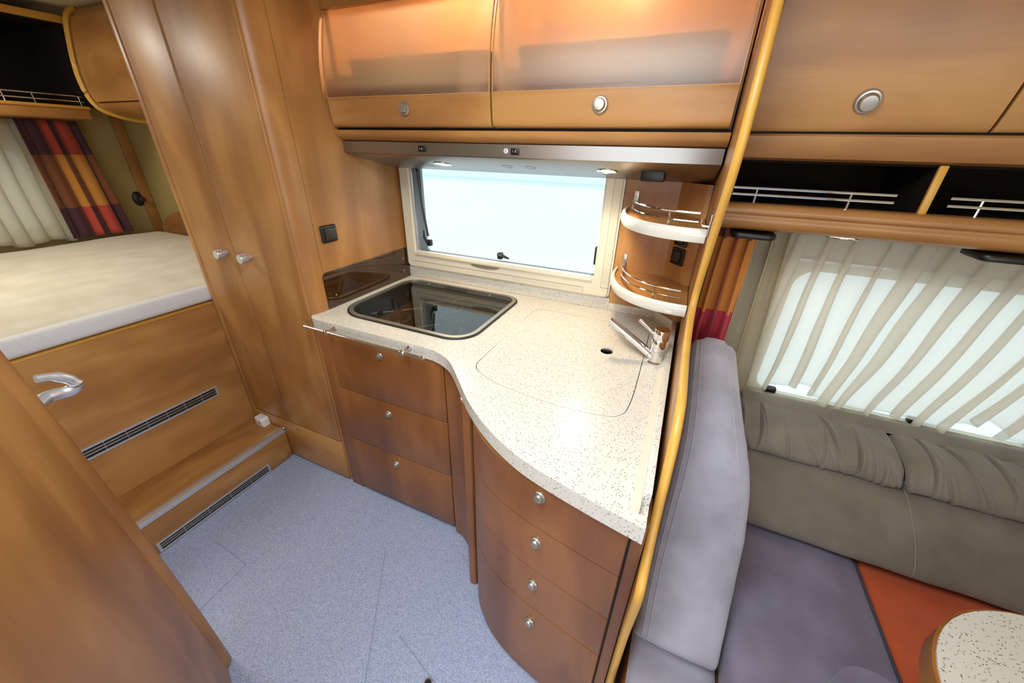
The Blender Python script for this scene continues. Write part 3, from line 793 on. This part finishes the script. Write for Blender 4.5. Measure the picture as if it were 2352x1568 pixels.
# ------------------------------------------------------------------ range hood
rh = thing('range_hood', (-.6, 1.35, 1.41), 'long brushed steel range hood with switches under the kitchen cabinet', 'hood')
b = B(); prism(b, [(1.200, 1.511), (1.200, 1.474), (1.204, 1.470), (1.478, 1.412), (YW - .002, 1.412), (YW - .002, 1.511)], 'x', XL + .002, .056, .001)
obj('housing', b, 'steel', rh)
def und(y): return 1.470 - (y - 1.204) * (.058 / .274)
nU = V(0, -.207, -.978).normalized()
for x, l in ((-.893, 'left'), (-.263, 'right')):
    lampobj('hood_spotlight', (x, 1.335, und(1.335) - .0005), 'round glowing spotlight under the %s half of the hood' % l, 7.5, WARM, tuple(nU), .034, 155, 1.0, 'spotlights under the range hood', .03)
for x, z in ((-.884, 1.492), (-.531, 1.4915)):
    b = B(); box(b, x - .014, x + .014, 1.1945, 1.2005, z - .0095, z + .0095, .002); s_ = obj('switch', b, 'black', rh)
    b = B(); box(b, x - .0095, x + .0095, 1.192, 1.1955, z - .006, z + .006, .0015); obj('rocker', b, 'black', s_)
    b = B(); plate(b, [(x + .004 + .0018 * math.cos(a), z + .0026 * math.sin(a)) for a in [2 * PI * k / 12 for k in range(12)]], [[(x + .004 + .0010 * math.cos(a), z + .0018 * math.sin(a)) for a in [2 * PI * k / 12 for k in range(12)]]], 'y', 1.1916, 1.1921); obj('off_mark', b, 'mark', s_)
    b = B(); box(b, x - .0055, x - .0048, 1.1916, 1.1921, z - .002, z + .002); obj('on_mark', b, 'mark', s_)
b = B(); lathe(b, [(.0075, 0), (.0075, .0012), (.0065, .0016), (0, .0016)], (-.563, 1.2, 1.4925), (0, -1, 0), 20); fs = obj('fan_symbol_button', b, 'white', rh)
for dz in (-.003, 0, .003):
    b = B(); box(b, -.5665, -.5595, 1.1978, 1.1984, 1.4925 + dz - .0006, 1.4925 + dz + .0006); obj('symbol_bar', b, 'steel', fs)
for x in (-.62, -.53):
    b = B(); lathe(b, [(.020, .0), (.0205, .001), (.019, .0012), (.0185, .0003)], (x, 1.335, und(1.335)), tuple(nU), 24); obj('blanking_cap', b, 'steel', rh)
b = B()
for i in range(26):
    for j in range(9):
        x = -1.19 + i * .009; y = 1.26 + j * .018
        vs = [b.verts.new((x + .0022 * math.cos(a), y + .005 * math.sin(a), und(y + .005 * math.sin(a)) - .0007)) for a in [2 * PI * k / 6 for k in range(6)]]
        b.faces.new(vs)
bmesh.ops.recalc_face_normals(b, faces=b.faces)
o = obj('grille_slots', b, 'hole', rh); o['kind'] = 'stuff'
b = B(); box(b, -.155, -.085, 1.31, 1.39, und(1.39) - .012, und(1.31) + .004, .004); obj('latch_block', b, 'black', rh)

# ================================================================== DINETTE OVERHEAD CABINET
dc = thing('overhead_locker', (.75, 1.35, 1.31), 'dinette overhead locker with flap doors and an open railed shelf', 'cabinet')
X0, X1 = .089, 1.60
op = smooth_path([(1.205, 1.552), (1.190, 1.558), (1.166, 1.63), (1.142, 1.74), (1.130, 1.86), (1.134, 1.96), (1.15, 2.06)], 5); op = [(p.x, p.y) for p in op]
dn = 0
for x0, x1, kx in ((X0 + .004, .525, .302), (.531, 1.05, .79), (1.056, X1, 1.33)):
    b = B(); profile_panel(b, op, x0, x1, -.02, .003); d = obj('flap_door', b, 'wood_h', dc)
    knob_leaf(d, (kx, 1.1735, 1.607), (0, -.93, -.31), 1.6)
b = B(); box(b, X0, X1, 1.235, YW - .002, 1.545, 2.07); obj('carcass', b, 'wood_h', dc)
b = B(); box(b, X0, X1, 1.214, 1.24, 1.54, 2.05); obj('shadow_joint', b, 'dark', dc)
b = B(); prism(b, [(1.202, 1.546), (1.197, 1.541), (1.203, 1.512), (1.214, 1.494), (1.235, 1.488), (1.50, 1.488), (1.50, 1.546)], 'x', X0, X1); obj('fascia', b, 'wood_h', dc)
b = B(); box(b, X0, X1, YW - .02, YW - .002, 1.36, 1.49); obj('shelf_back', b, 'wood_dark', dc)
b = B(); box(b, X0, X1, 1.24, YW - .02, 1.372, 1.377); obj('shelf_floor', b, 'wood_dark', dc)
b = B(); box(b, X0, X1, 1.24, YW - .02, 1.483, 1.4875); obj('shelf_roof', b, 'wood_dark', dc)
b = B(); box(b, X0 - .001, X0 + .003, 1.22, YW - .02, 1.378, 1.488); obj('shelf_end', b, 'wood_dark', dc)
for x in (.492, 1.06):
    b = B(); box(b, x, x + .016, 1.225, 1.236, 1.378, 1.488, .003); obj('divider', b, 'edge', dc)
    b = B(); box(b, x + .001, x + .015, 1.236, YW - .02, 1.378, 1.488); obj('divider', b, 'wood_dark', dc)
pf = smooth_path([(1.238, 1.386), (1.212, 1.384), (1.202, 1.374), (1.202, 1.362), (1.208, 1.356), (1.206, 1.340), (1.220, 1.322), (1.26, 1.312), (1.32, 1.308)], 4); pf = [(p.x, p.y) for p in pf]
b = B(); prism(b, pf + [(1.42, 1.308), (1.42, 1.372), (1.238, 1.372)], 'x', X0, X1); obj('pelmet', b, 'wood_h', dc)
for x0, x1 in ((.100, .440), (.535, 1.02)):
    for h in (.020, .036):
        b = B(); tube(b, [(x0, 1.225, 1.386 + h), (x1, 1.225, 1.386 + h)], .0038, 8); obj('rail', b, 'chrome', dc)
    for x in (x0 + .055, x1 - .085):
        b = B(); tube(b, [(x, 1.225, 1.385), (x, 1.225, 1.423)], .003, 8); obj('rail_post', b, 'chrome', dc)
for x, l in ((.180, 'beside the partition'), (.695, 'over the sheer curtain at the right edge')):
    t = thing('speaker_grille', (x, 1.27, 1.29), 'flat black speaker grille under the locker ' + l, 'speaker', 'speakers under the dinette locker')
    b = B(); prism(b, rrect(x - .055, x + .055, 1.222, 1.325, .02, 4), 'z', 1.292, 1.308, .005); obj('housing', b, 'black', t)
    for k in range(7):
        b = B(); box(b, x - .03 + k * .010, x - .026 + k * .010, 1.235, 1.31, 1.2905, 1.2925); obj('slot', b, 'dgrey', t)
lampobj('locker_spotlight', (.385, 1.268, 1.3105), 'round lit downlight under the dinette locker', 1.2, (1, .9, .72), (0, -.12, -1), .034, 150, .8, None, .03)

# ================================================================== CURTAINS
def curtain(name, label, cat, mat, fn, nu, nv, kindgroup=None):
    b = B(); grid(b, fn, nu, nv, uv=True)
    o = obj(name, b, mat, ang=180)
    md = o.modifiers.new('cloth', 'SOLIDIFY'); md.thickness = .0012
    return tag(o, label, cat)
def voile(u, v):
    # v: 0 hem .. 1 heading ; folds overlap like an S so that strips of double cloth form
    n = 19
    s = u * n
    hem = 1 - v
    ph = 2 * PI * s + 1.7 * noise.noise(V(s * .45, v * .35, 2.3)) + .9 * noise.noise(V(s * 1.3, v * 1.1, 7.3)) * hem
    amp = (.026 + .019 * noise.noise(V(s * .8, v * .5, 0)) + .010 * noise.noise(V(s * 2.1, v * 1.5, 3))) * (1 - .15 * hem)
    sag = max(0, math.sin(u * 15 - 2.2)) ** 3
    x = .165 + u * (1.30 + .10 * v) + amp * math.sin(ph) - .075 * hem * u + .035 * noise.noise(V(u * 6, v * 2, 9)) * hem
    y = 1.440 + .022 * math.cos(ph) * (.6 + .4 * hem) + .010 * noise.noise(V(u * 8, v * 3, 4)) + .020 * hem ** 2
    z = .712 + .598 * v + (.020 * noise.noise(V(u * 11, 0, 1)) + .055 * sag * hem) * hem ** 2
    return V(x, min(y, YW - .045), z)
curtain('sheer_curtain', 'ivory sheer voile curtain hanging in folds across the dinette window', 'curtain', 'sheer', voile, 360, 30)
def voile_edge(u, v):
    s = u * 2.5; ph = 2 * PI * s
    hem = 1 - v
    return V(.205 + .10 * u + .012 * math.sin(ph + .6) + .045 * hem * (u - .3), 1.418 + .02 * math.cos(ph) - .004 * hem, .69 + .62 * v)
curtain('voile_bundle', 'thick gathered edge of cream voile beside the orange curtain', 'curtain', 'sheer3', voile_edge, 70, 20)
def deco(u, v):
    s = u * 3.0; ph = 2 * PI * s + .6 * noise.noise(V(u * 3, v * 2, 1)); hem = 1 - v
    return V(.108 + .105 * u + .010 * math.sin(ph) * (1 + .4 * hem) - .012 * hem * (1 - u), 1.375 + .018 * math.cos(ph), .80 + .515 * v)
curtain('patchwork_curtain', 'orange and crimson patchwork curtain tucked behind the partition', 'curtain', 'patch2', deco, 80, 24)
def bed_voile(u, v):
    s = u * 13; ph = 2 * PI * s + 1.2 * noise.noise(V(s * .5, v * 1.2, 0)); hem = 1 - v
    return V(-3.375 + .024 * math.cos(ph) * (.6 + .5 * hem), .10 + .92 * u + .022 * math.sin(ph) + .0 * hem + (-.05 + .06 * u) * 0, .955 + .625 * v + .012 * math.sin(u * 30) * hem)
curtain('bedroom_voile', 'off white voile curtain in front of the bedroom window', 'curtain', 'sheer2', bed_voile, 260, 20)
def bed_deco(u, v):
    s = u * 4.0; ph = 2 * PI * s; hem = 1 - v
    return V(-3.345 + .020 * math.cos(ph) * (.6 + .5 * hem), .995 + .245 * u + .012 * math.sin(ph) + hem * (.0 + .045 * u), .958 + .625 * v)
curtain('bedroom_patchwork_curtain', 'purple red and orange patchwork curtain above the bed', 'curtain', 'patch1', bed_deco, 100, 24)

# ================================================================== BED AREA
bd = thing('bed_base', (-2.6, .3, 0), 'raised wooden bed base with ventilated front panel', 'bed base')
b = B(); box(b, -1.925, -1.900, -.95, YF + .018, .0, .838, .002); obj('front_panel', b, 'wood_y', bd)
b = B(); box(b, -3.46, -1.926, -.95, YW - .01, .80, .836); obj('bed_board', b, 'wood_y', bd)
b = B(); box(b, -1.927, -1.8987, -.95, YF + .018, .838, .846, .002); obj('edge_trim', b, 'edge_y', bd)
def vent(par, x, y0, y1, z0, z1, nx):
    b = B(); plate(b, [(y0, z0), (y1, z0), (y1, z1), (y0, z1)], [[(y0 + .009, z0 + .008), (y1 - .009, z0 + .008), (y1 - .009, z1 - .008), (y0 + .009, z1 - .008)]], 'x', x, x + .004); v_ = obj('vent_frame', b, 'alu', par)
    b = B(); box(b, x, x + .0006, y0 + .008, y1 - .008, z0 + .005, z1 - .005); obj('vent_slot', b, 'dark', v_)
    h = (z1 - z0 - .016) / 3
    for k in (1, 2):
        zz = z0 + .008 + h * k
        b = B(); box(b, x + .0006, x + .0026, y0 + .009, y1 - .009, zz - .0028, zz + .0028, .0006); obj('vent_slat', b, 'satin', v_)
    for k in range(1, nx):
        yy = y0 + (y1 - y0) * k / nx
        b = B(); box(b, x + .0006, x + .0030, yy - .0012, yy + .0012, z0 + .006, z1 - .006); obj('vent_bar', b, 'satin', v_)
vent(bd, -1.900, .298, .789, .400, .453, 7)
st = thing('step', (-1.78, .3, 0), 'low wooden step with metal nosing in front of the bed', 'step')
b = B(); box(b, -1.899, -1.688, -.95, YF - .004, .162, .182, .001); obj('tread', b, 'wood_y', st)
b = B(); box(b, -1.690, -1.670, -.95, YF - .004, .0, .1805, .001); obj('riser', b, 'wood_y', st)
b = B(); prism(b, [(-1.700, .1822), (-1.700, .1845), (-1.690, .1865), (-1.674, .1865), (-1.665, .181), (-1.664, .166), (-1.6698, .166), (-1.6698, .1822)], 'y', -.95, YF - .004); obj('nosing', b, 'alu', st)
vent(st, -1.670, .296, .776, .006, .056, 5)
b = B(); lathe(b, [(.012, 0), (.012, .002), (0, .0025)], (-1.670, .857, .028), (1, 0, 0), 18); obj('screw_cap', b, 'wood_y', st)
sb = thing('door_stop', (-1.80, .885, .182), 'small white plastic block on the step by the wardrobe', 'door stop')
b = B(); prism(b, [(-1.828, .1835), (-1.772, .1835), (-1.772, .222), (-1.782, .232), (-1.828, .232)], 'y', .862, .902, .004); obj('block', b, 'white', sb)
b = B(); box(b, -1.8, -1.79, .8605, .8622, .2, .215, .0005); obj('slot', b, 'satin', sb)
b = B(); lathe(b, [(.007, 0), (.007, .006), (.004, .009), (0, .009)], (-1.665, .8985, .195), (.4, -1, .3), 14)
tag(obj('door_catch', b, 'satin'), 'tiny round metal catch where the step nosing meets the wardrobe', 'catch')

mt = thing('mattress', (-2.65, .4, .847), 'cream mattress with white terry side lying on the raised bed', 'mattress')
b = B()
def mtop(u, v):
    x = -3.385 + u * (3.385 - 1.905); y = -.93 + v * (1.474 + .93)
    e = min(u, 1 - u) * 1.48; f_ = min(v, 1 - v) * 2.43; d_ = min(e, f_)
    z = .936 - .04 * max(0, 1 - d_ / .06) ** 2 + .008 * noise.noise(V(x * 3, y * 3, 0))
    return V(x, y, z)
grid(b, mtop, 60, 80); obj('top_cover', b, 'mattress', mt)
b = B(); box(b, -3.387, -1.903, -.932, 1.476, .8475, .920, .022, 4); obj('side_band', b, 'terry', mt)

hbd = smooth_path([(-3.40, .94), (-3.34, 1.0), (-3.2, 1.055), (-3.0, 1.08), (-2.5, 1.09), (-1.92, 1.09)], 6)
b = B(); prism(b, [(p.x, p.y) for p in hbd] + [(-1.92, .905), (-3.40, .905)], 'y', 1.478, 1.505, .004)
tag(obj('headboard', b, 'wood_h'), 'low wooden headboard with a rounded end along the bedside wall', 'headboard')

sh = thing('bedroom_shelf', (-3.25, .4, 1.585), 'dark open bedroom shelf with a chrome gallery rail above the curtains', 'shelf')
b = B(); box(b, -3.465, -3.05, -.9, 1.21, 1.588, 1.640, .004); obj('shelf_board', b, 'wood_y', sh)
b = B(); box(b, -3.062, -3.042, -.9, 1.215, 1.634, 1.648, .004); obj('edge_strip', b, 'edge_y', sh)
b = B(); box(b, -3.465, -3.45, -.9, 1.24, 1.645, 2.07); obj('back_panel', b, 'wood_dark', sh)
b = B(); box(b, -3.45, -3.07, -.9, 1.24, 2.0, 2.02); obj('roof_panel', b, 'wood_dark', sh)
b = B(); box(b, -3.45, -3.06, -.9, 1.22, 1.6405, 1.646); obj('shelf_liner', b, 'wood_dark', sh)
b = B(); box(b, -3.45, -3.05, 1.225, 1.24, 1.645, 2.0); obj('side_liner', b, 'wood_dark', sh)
tb = smooth_path([(-3.06, -.9), (-3.06, .6), (-3.055, 1.0), (-3.04, 1.265)], 6)
b = B(); prism(b, [(p.x, p.y) for p in tb] + [(-3.10, 1.265), (-3.10, -.9)], 'z', 2.005, 2.035, .006); obj('top_strip', b, 'edge_y', sh)
for h in (1.668, 1.692):
    b = B(); tube(b, [(-3.06, -.8, h), (-3.06, 1.205, h)], .0035, 8); obj('rail', b, 'chrome', sh)
for y in (.60, .92, 1.02, 1.19):
    b = B(); tube(b, [(-3.06, y, 1.64), (-3.06, y, 1.694)], .003, 8); obj('rail_post', b, 'chrome', sh)

bl = thing('bedroom_locker', (-2.4, 1.38, 1.59), 'rounded wooden locker with a honey edged end panel above the bed', 'cabinet')
bp_ = smooth_path([(1.30, 2.075), (1.258, 2.03), (1.225, 1.90), (1.208, 1.78), (1.215, 1.69), (1.245, 1.640), (1.32, 1.610), (1.42, 1.595), (1.512, 1.59)], 6); bp_ = [(p.x, p.y) for p in bp_]
b = B(); prism(b, bp_ + [(1.512, 2.075)], 'x', -3.02, -3.00); obj('end_panel', b, 'wood_v', bl)
b = B(); tube(b, [(-3.01, p[0], p[1]) for p in bp_], .013, 8); obj('edge_moulding', b, 'edge', bl)
b = B(); prism(b, [(p[0] + .027, p[1] + .014) for p in bp_] + [(1.512, 2.075)], 'x', -3.00, -1.91); obj('carcass', b, 'wood_h', bl)
seg = [p for p in bp_ if 1.668 < p[1] < 2.035]
seg2 = [p for p in bp_ if 1.596 < p[1] < 1.668]
b = B(); profile_panel(b, [(p[0] + .004, p[1]) for p in seg2], -2.985, -1.91, .016, .003); obj('lower_fascia', b, 'wood_h', bl)
b = B(); profile_panel(b, [(p[0] + .0225, p[1] + .001) for p in bp_ if 1.62 < p[1] < 2.04], -2.998, -1.915, .004, 0); obj('shadow_joint', b, 'wood_dark', bl)
b = B(); profile_panel(b, [(p[0] + .006, p[1]) for p in seg], -2.985, -2.2, .016, .004); obj('flap_door', b, 'wood_h', bl)
b = B(); box(b, -2.66, -2.58, 1.285, 1.33, 1.592, 1.612, .003); obj('reading_spot', b, 'black', bl)

hk = thing('tieback_hook', (-3.455, 1.41, 1.11), 'dark oval wooden curtain hook on the wall by the bed', 'hook')
b = B(); lathe(b, [(.030, 0), (.032, .006), (.026, .014), (.012, .02)], (-3.469, 1.435, 1.135), (1, 0, 0), 20)
for v_ in b.verts: v_.co.z = 1.135 + (v_.co.z - 1.135) * 1.45
obj('rosette', b, 'castiron', hk)
b = B(); lathe(b, [(.010, 0), (.010, .03), (.018, .036), (.018, .044), (0, .05)], (-3.452, 1.435, 1.135), (1, 0, 0), 16); obj('peg', b, plain('dark_brown_wood', '#3b1d0c', .4), hk)

# ================================================================== WASHROOM DOOR (left foreground)
dr = thing('washroom_door', (-.75, .08, 0), 'brown wooden washroom door standing open in the left foreground', 'door')
nd = V(.37, .93, 0).normalized(); td = V(.93, -.37, 0).normalized()
E0 = V(-1.045, .186, 0)
ed = smooth_path([(.0, .012), (.012, .28), (.045, .59), (.100, .98), (.150, 1.23), (.20, 1.5), (.24, 1.95)], 6)
def dpt(t, z, d): p = E0 + td * (t - .038) + nd * d; return V(p.x, p.y, z)
b = B()
outl = [(p.x, p.y) for p in ed] + [(.63, 1.95), (.63, .012)]
A = [b.verts.new(dpt(t + .02, z, -.012)) for t, z in outl]; C = [b.verts.new(dpt(t + .02, z, -.038)) for t, z in outl]
b.faces.new(A); b.faces.new(C[::-1])
for k in range(len(A)): b.faces.new((A[k], C[k], C[(k + 1) % len(A)], A[(k + 1) % len(A)]))
bmesh.ops.recalc_face_normals(b, faces=b.faces); obj('leaf', b, 'wood_v', dr)
b = B(); rings = []
for p in ed:
    rings.append([b.verts.new(dpt(p.x + .028 + .030 * math.cos(a), p.y, -.025 + .026 * math.sin(a))) for a in [2 * PI * k / 14 for k in range(14)]])
for r0, r1 in zip(rings, rings[1:]):
    for k in range(14): b.faces.new((r0[k], r0[(k + 1) % 14], r1[(k + 1) % 14], r1[k]))
b.faces.new(rings[0]); b.faces.new(rings[-1][::-1]); bmesh.ops.recalc_face_normals(b, faces=b.faces); obj('edge_moulding', b, 'wood_v', dr)
b = B(); tube(b, smooth_path([dpt(.22, 1.045, -.035), dpt(.215, 1.045, -.080), (-.98, .118, 1.043), (-1.08, .165, 1.037), (-1.10, .190, 1.032), (-1.102, .212, 1.028), (-1.10, .224, 1.037), (-1.098, .218, 1.056), (-1.096, .200, 1.072), (-1.094, .180, 1.079)], 4),
             [.0100] * 12 + [.0125] * 14 + [.0105] * 6 + [.008] * 5, 14); obj('lever_handle', b, 'alu', dr)
b = B(); lathe(b, [(.025, 0), (.025, .006), (.02, .008), (0, .008)], dpt(.22, 1.045, -.038), -nd, 20); obj('handle_rose', b, 'alu', dr)
b = B(); tube(b, [dpt(.02, .0005, -.03), dpt(.02, .016, -.03)], .022, 14); obj('floor_guide', b, 'satin', dr)

# ================================================================== DINETTE SEATING
bc = thing('dinette_bench', (.47, .9, 0), 'wooden base box of the dinette bench', 'bench')
b = B(); box(b, .100, .66, .50, YW - .03, .0, .330, .004); obj('box', b, 'wood_shaded', bc)
b = B(); box(b, .66, 1.60, .98, YW - .03, .0, .330, .004); obj('box', b, 'wood_shaded', bc)

def cushion(b, x0, x1, y0, y1, z0, z1, r, puff=.0, seed=0, nx=26, ny=30):
    """soft rounded block built from a bevelled box then eased"""
    box(b, x0, x1, y0, y1, z0, z1, r, 5)
    bmesh.ops.subdivide_edges(b, edges=[e for e in b.edges if e.calc_length() > .12], cuts=10, use_grid_fill=True)
    for v_ in b.verts:
        if v_.co.z > (z0 + z1) / 2:
            sx = min(v_.co.x - x0, x1 - v_.co.x) / max(.01, (x1 - x0) / 2); sy = min(v_.co.y - y0, y1 - v_.co.y) / max(.01, (y1 - y0) / 2)
            v_.co.z += puff * min(1, sx * 2) * min(1, sy * 2) + .003 * noise.noise(v_.co * 9 + V(seed, 0, 0))
    return b
se = thing('seat_cushion', (.46, .8, .33), 'mauve grey suede bench seat cushion beside the partition', 'cushion')
b = B(); cushion(b, .306, .668, .455, 1.20, .332, .448, .028, .004); obj('pad', b, 'lav2', se)
b = B(); tube(b, smooth_path([(.662, 1.18, .441), (.662, .9, .442), (.662, .50, .441), (.640, .463, .441), (.60, .458, .441), (.33, .458, .441)], 8), .0035, 8); obj('piping', b, plain('dark_piping', '#3f3a48', .8), se)
oc = thing('corner_cushion', (1.1, 1.2, .33), 'orange fabric bench cushion in front of the window backrest', 'cushion')
b = B(); cushion(b, .673, 1.60, .60, 1.2, .332, .440, .02, .002, 3); obj('pad', b, 'orange', oc)
sc_ = thing('round_cushion', (.57, .62, .45), 'small rounded mauve pad at the bottom edge on the bench seat', 'cushion')
b = B(); prism(b, [(.58 + .085 * math.cos(a), .615 + .085 * math.sin(a)) for a in [2 * PI * k / 40 for k in range(40)]], 'z', .452, .492, .014, 4); obj('pad', b, 'lav2', sc_)

# upright backrest beside the partition
bk = thing('backrest_cushion', (.18, .95, .40), 'thick lavender grey backrest cushion leaning on the kitchen partition', 'cushion')
bpath = smooth_path(
    [(1.262, .955, 0), (1.215, .962, 0), (1.10, .944, 0), (.982, .922, 0), (.895, .902, 0), (.832, .872, 0), (.785, .800, 0), (.750, .675, 0), (.706, .550, 0), (.640, .470, 0), (.583, .425, 0)], 7)
XR = [.222, .226, .230, .234, .236, .240, .247, .256, .274, .294, .302, .298, .290]
def xr_at(k):
    i = min(int(k), len(XR) - 2); return XR[i] + (XR[i + 1] - XR[i]) * (k - i)
SEC = [(0, -.15), (0, -.10), (0, -.06), (.0, -.030), (.004, -.014), (.013, -.004), (.026, 0), (.30, .010), (.5, .012), (.70, .010), (-.030, 0), (-.014, -.004), (-.004, -.015), (0.0001, -.034), (0.0001, -.07), (0.0001, -.15)]
b = B(); rings = []; NP = len(bpath)
for q, p in enumerate(bpath):
    a_ = bpath[max(q - 1, 0)]; c_ = bpath[min(q + 1, NP - 1)]; t = V(c_.x - a_.x, c_.y - a_.y).normalized()
    nrm = V(t.y, -t.x) * -1     # outwards: up and towards the aisle
    if nrm.x * -1 + nrm.y * .6 < 0: nrm = -nrm
    xl, xr_ = .103, xr_at((q / 7) + 2)
    endk = max(0, 1 - q / 3.0) if q < 3 else max(0, 1 - (NP - 1 - q) / 3.0)
    ring = []
    for j, (sx, d) in enumerate(SEC):
        if j <= 6: x = xl + sx
        elif j <= 9: x = xl + (xr_ - xl) * sx
        else: x = xr_ + (sx if sx < 0 else 0)
        dd = d * (1 - .62 * max(0, (q - 50) / 27) if d < -.05 else 1) - .02 * endk ** 2
        wr_ = .0035 * noise.noise(V(x * 14, p.x * 14, p.y * 14)) + (.0025 * math.sin(q * 1.9) * (1 if j in (2, 3, 4) else 0))
        ring.append(b.verts.new((x, p.x + nrm.x * (dd + wr_), p.y + nrm.y * (dd + wr_))))
    rings.append(ring)
for r0, r1 in zip(rings, rings[1:]):
    for k in range(len(SEC) - 1): b.faces.new((r0[k], r0[k + 1], r1[k + 1], r1[k]))
b.faces.new(rings[0]); b.faces.new(rings[-1][::-1])
bmesh.ops.recalc_face_normals(b, faces=b.faces)
seams = {5: [], 6: [], 10: []}
for rg in rings[3:-1]:
    for j in seams: seams[j].append(rg[j].co.copy())
bmesh.ops.subdivide_edges(b, edges=[e for e in b.edges if e.calc_length() > .03], cuts=1, use_grid_fill=True)
obj('pad', b, 'lav', bk, ang=180)
for j, rad in ((5, .0017), (6, .0022), (10, .0020)):
    b = B(); tube(b, seams[j], rad, 6, 1, (1, 0, 0)); obj('seam', b, 'lav', bk)
ep = thing('bench_end_pad', (.2, .52, .33), 'bluish grey pad below the lower end of the upright backrest', 'cushion')
b = B(); cushion(b, .100, .298, .440, .680, .332, .378, .02, .004, 5); obj('pad', b, 'lav', ep)

# long backrest along the window
wb = thing('window_backrest', (.9, 1.3, .45), 'long taupe suede backrest with a gathered top roll under the dinette window', 'backrest')
lowp = smooth_path([(1.44, .45), (1.12, .452), (1.045, .462), (1.02, .485), (1.045, .525), (1.10, .565), (1.17, .600), (1.225, .612), (1.29, .60)], 5)
X2 = 1.62
def lower(u, v):
    k = v * (len(lowp) - 1); i = min(int(k), len(lowp) - 2); p = lowp[i].lerp(lowp[i + 1], k - i)
    x = .262 + u * (X2 - .262)
    return V(x, p.x + .004 * noise.noise(V(x * 7, v * 6, 1)), p.y + .005 * noise.noise(V(x * 6, v * 5, 3)))
b = B(); grid(b, lower, 80, 40); obj('lower_pad', b, 'taupe', wb, ang=180)
rollp = smooth_path([(1.235, .604), (1.205, .622), (1.210, .650), (1.245, .680), (1.30, .696), (1.36, .698), (1.40, .692)], 5)
CRE = []
random.seed(11)
for k in range(64):
    CRE.append((.27 + k * .0215 + random.uniform(-.012, .012), random.uniform(.35, 1.0) if random.random() < .7 else 0, random.uniform(-.10, .02), random.uniform(.0022, .0042), random.uniform(.25, .75), random.uniform(.22, .5)))
def roll(u, v, x0, x1):
    k = v * (len(rollp) - 1); i = min(int(k), len(rollp) - 2); p = rollp[i].lerp(rollp[i + 1], k - i)
    t = (rollp[i + 1] - rollp[i]).normalized(); n = V(-t.y, t.x)
    x = x0 + u * (x1 - x0)
    d = 0
    for cx_, a_, sl, w_, vc, vw in CRE:
        q = (x - cx_ - sl * (v - .5) * 1.2) / w_
        if abs(q) < 6: d += .015 * a_ * (.4 * math.exp(-(q / 2.2 - 1.1) ** 2) - math.exp(-q * q)) * math.exp(-((v - vc) / vw) ** 2)
    d += .006 * noise.noise(V(x * 14, v * 3, 5))
    e = min(u, 1 - u) * (x1 - x0); d -= .02 * max(0, 1 - e / .02) ** 2
    n = -n if n.y < 0 and False else n
    return V(x, p.x + n.x * d * -1 * -1, p.y + n.y * d)
for x0, x1 in ((.262, .760), (.762, 1.30), (1.302, X2)):
    b = B(); grid(b, lambda u, v: roll(u, v, x0, x1), int((x1 - x0) * 800), 26)
    bmesh.ops.recalc_face_normals(b, faces=b.faces); obj('gathered_roll', b, 'taupe', wb, ang=180)
topp = smooth_path([(1.395, .690), (1.415, .700), (1.445, .704), (1.468, .696), (1.475, .66)], 4)
def topb(u, v):
    k = v * (len(topp) - 1); i = min(int(k), len(topp) - 2); p = topp[i].lerp(topp[i + 1], k - i)
    x = .262 + u * (X2 - .262); return V(x, p.x, p.y + .003 * noise.noise(V(x * 9, v * 3, 8)))
b = B(); grid(b, topb, 80, 14); obj('top_band', b, 'taupe', wb, ang=180)
b = B(); prism(b, [(1.30, .46), (1.26, .60), (1.30, .67), (1.47, .67), (1.475, .46)], 'x', .27, X2 - .01); obj('core', b, 'taupe', wb)
b = B(); tube(b, [(x, p.x - .001, p.y + .001) for x, p in [(.768 + .0 * i, lowp[i]) for i in range(14, len(lowp) - 4)]], .0016, 6); obj('stitching', b, plain('pale_thread', '#8a8175', .9), wb)

# ------------------------------------------------------------------ table
tbx = thing('dinette_table', (1.1, .3, 0), 'white speckled table with rounded corner and brown edge at lower right', 'table')
tout = dedupe([(p[0], p[1]) for p in rrect(.545, 1.60, .0, .785, [.1, .25, .2, .1], 12)])
b = B(); prism(b, sc2(tout, .005), 'z', .700, .7205, .003); obj('top', b, 'stone', tbx)
b = B(); prism(b, tout, 'z', .672, .7165, .006, 3); obj('edge_band', b, wood('table_edge', 'x', '#7d4a18', '#9a6226', '#ad7430'), tbx)
b = B(); lathe(b, [(.16, 0), (.16, .02), (.05, .03), (.035, .05), (.035, .672)], (1.1, .35, 0), (0, 0, 1), 24); obj('pedestal', b, 'alu', tbx)
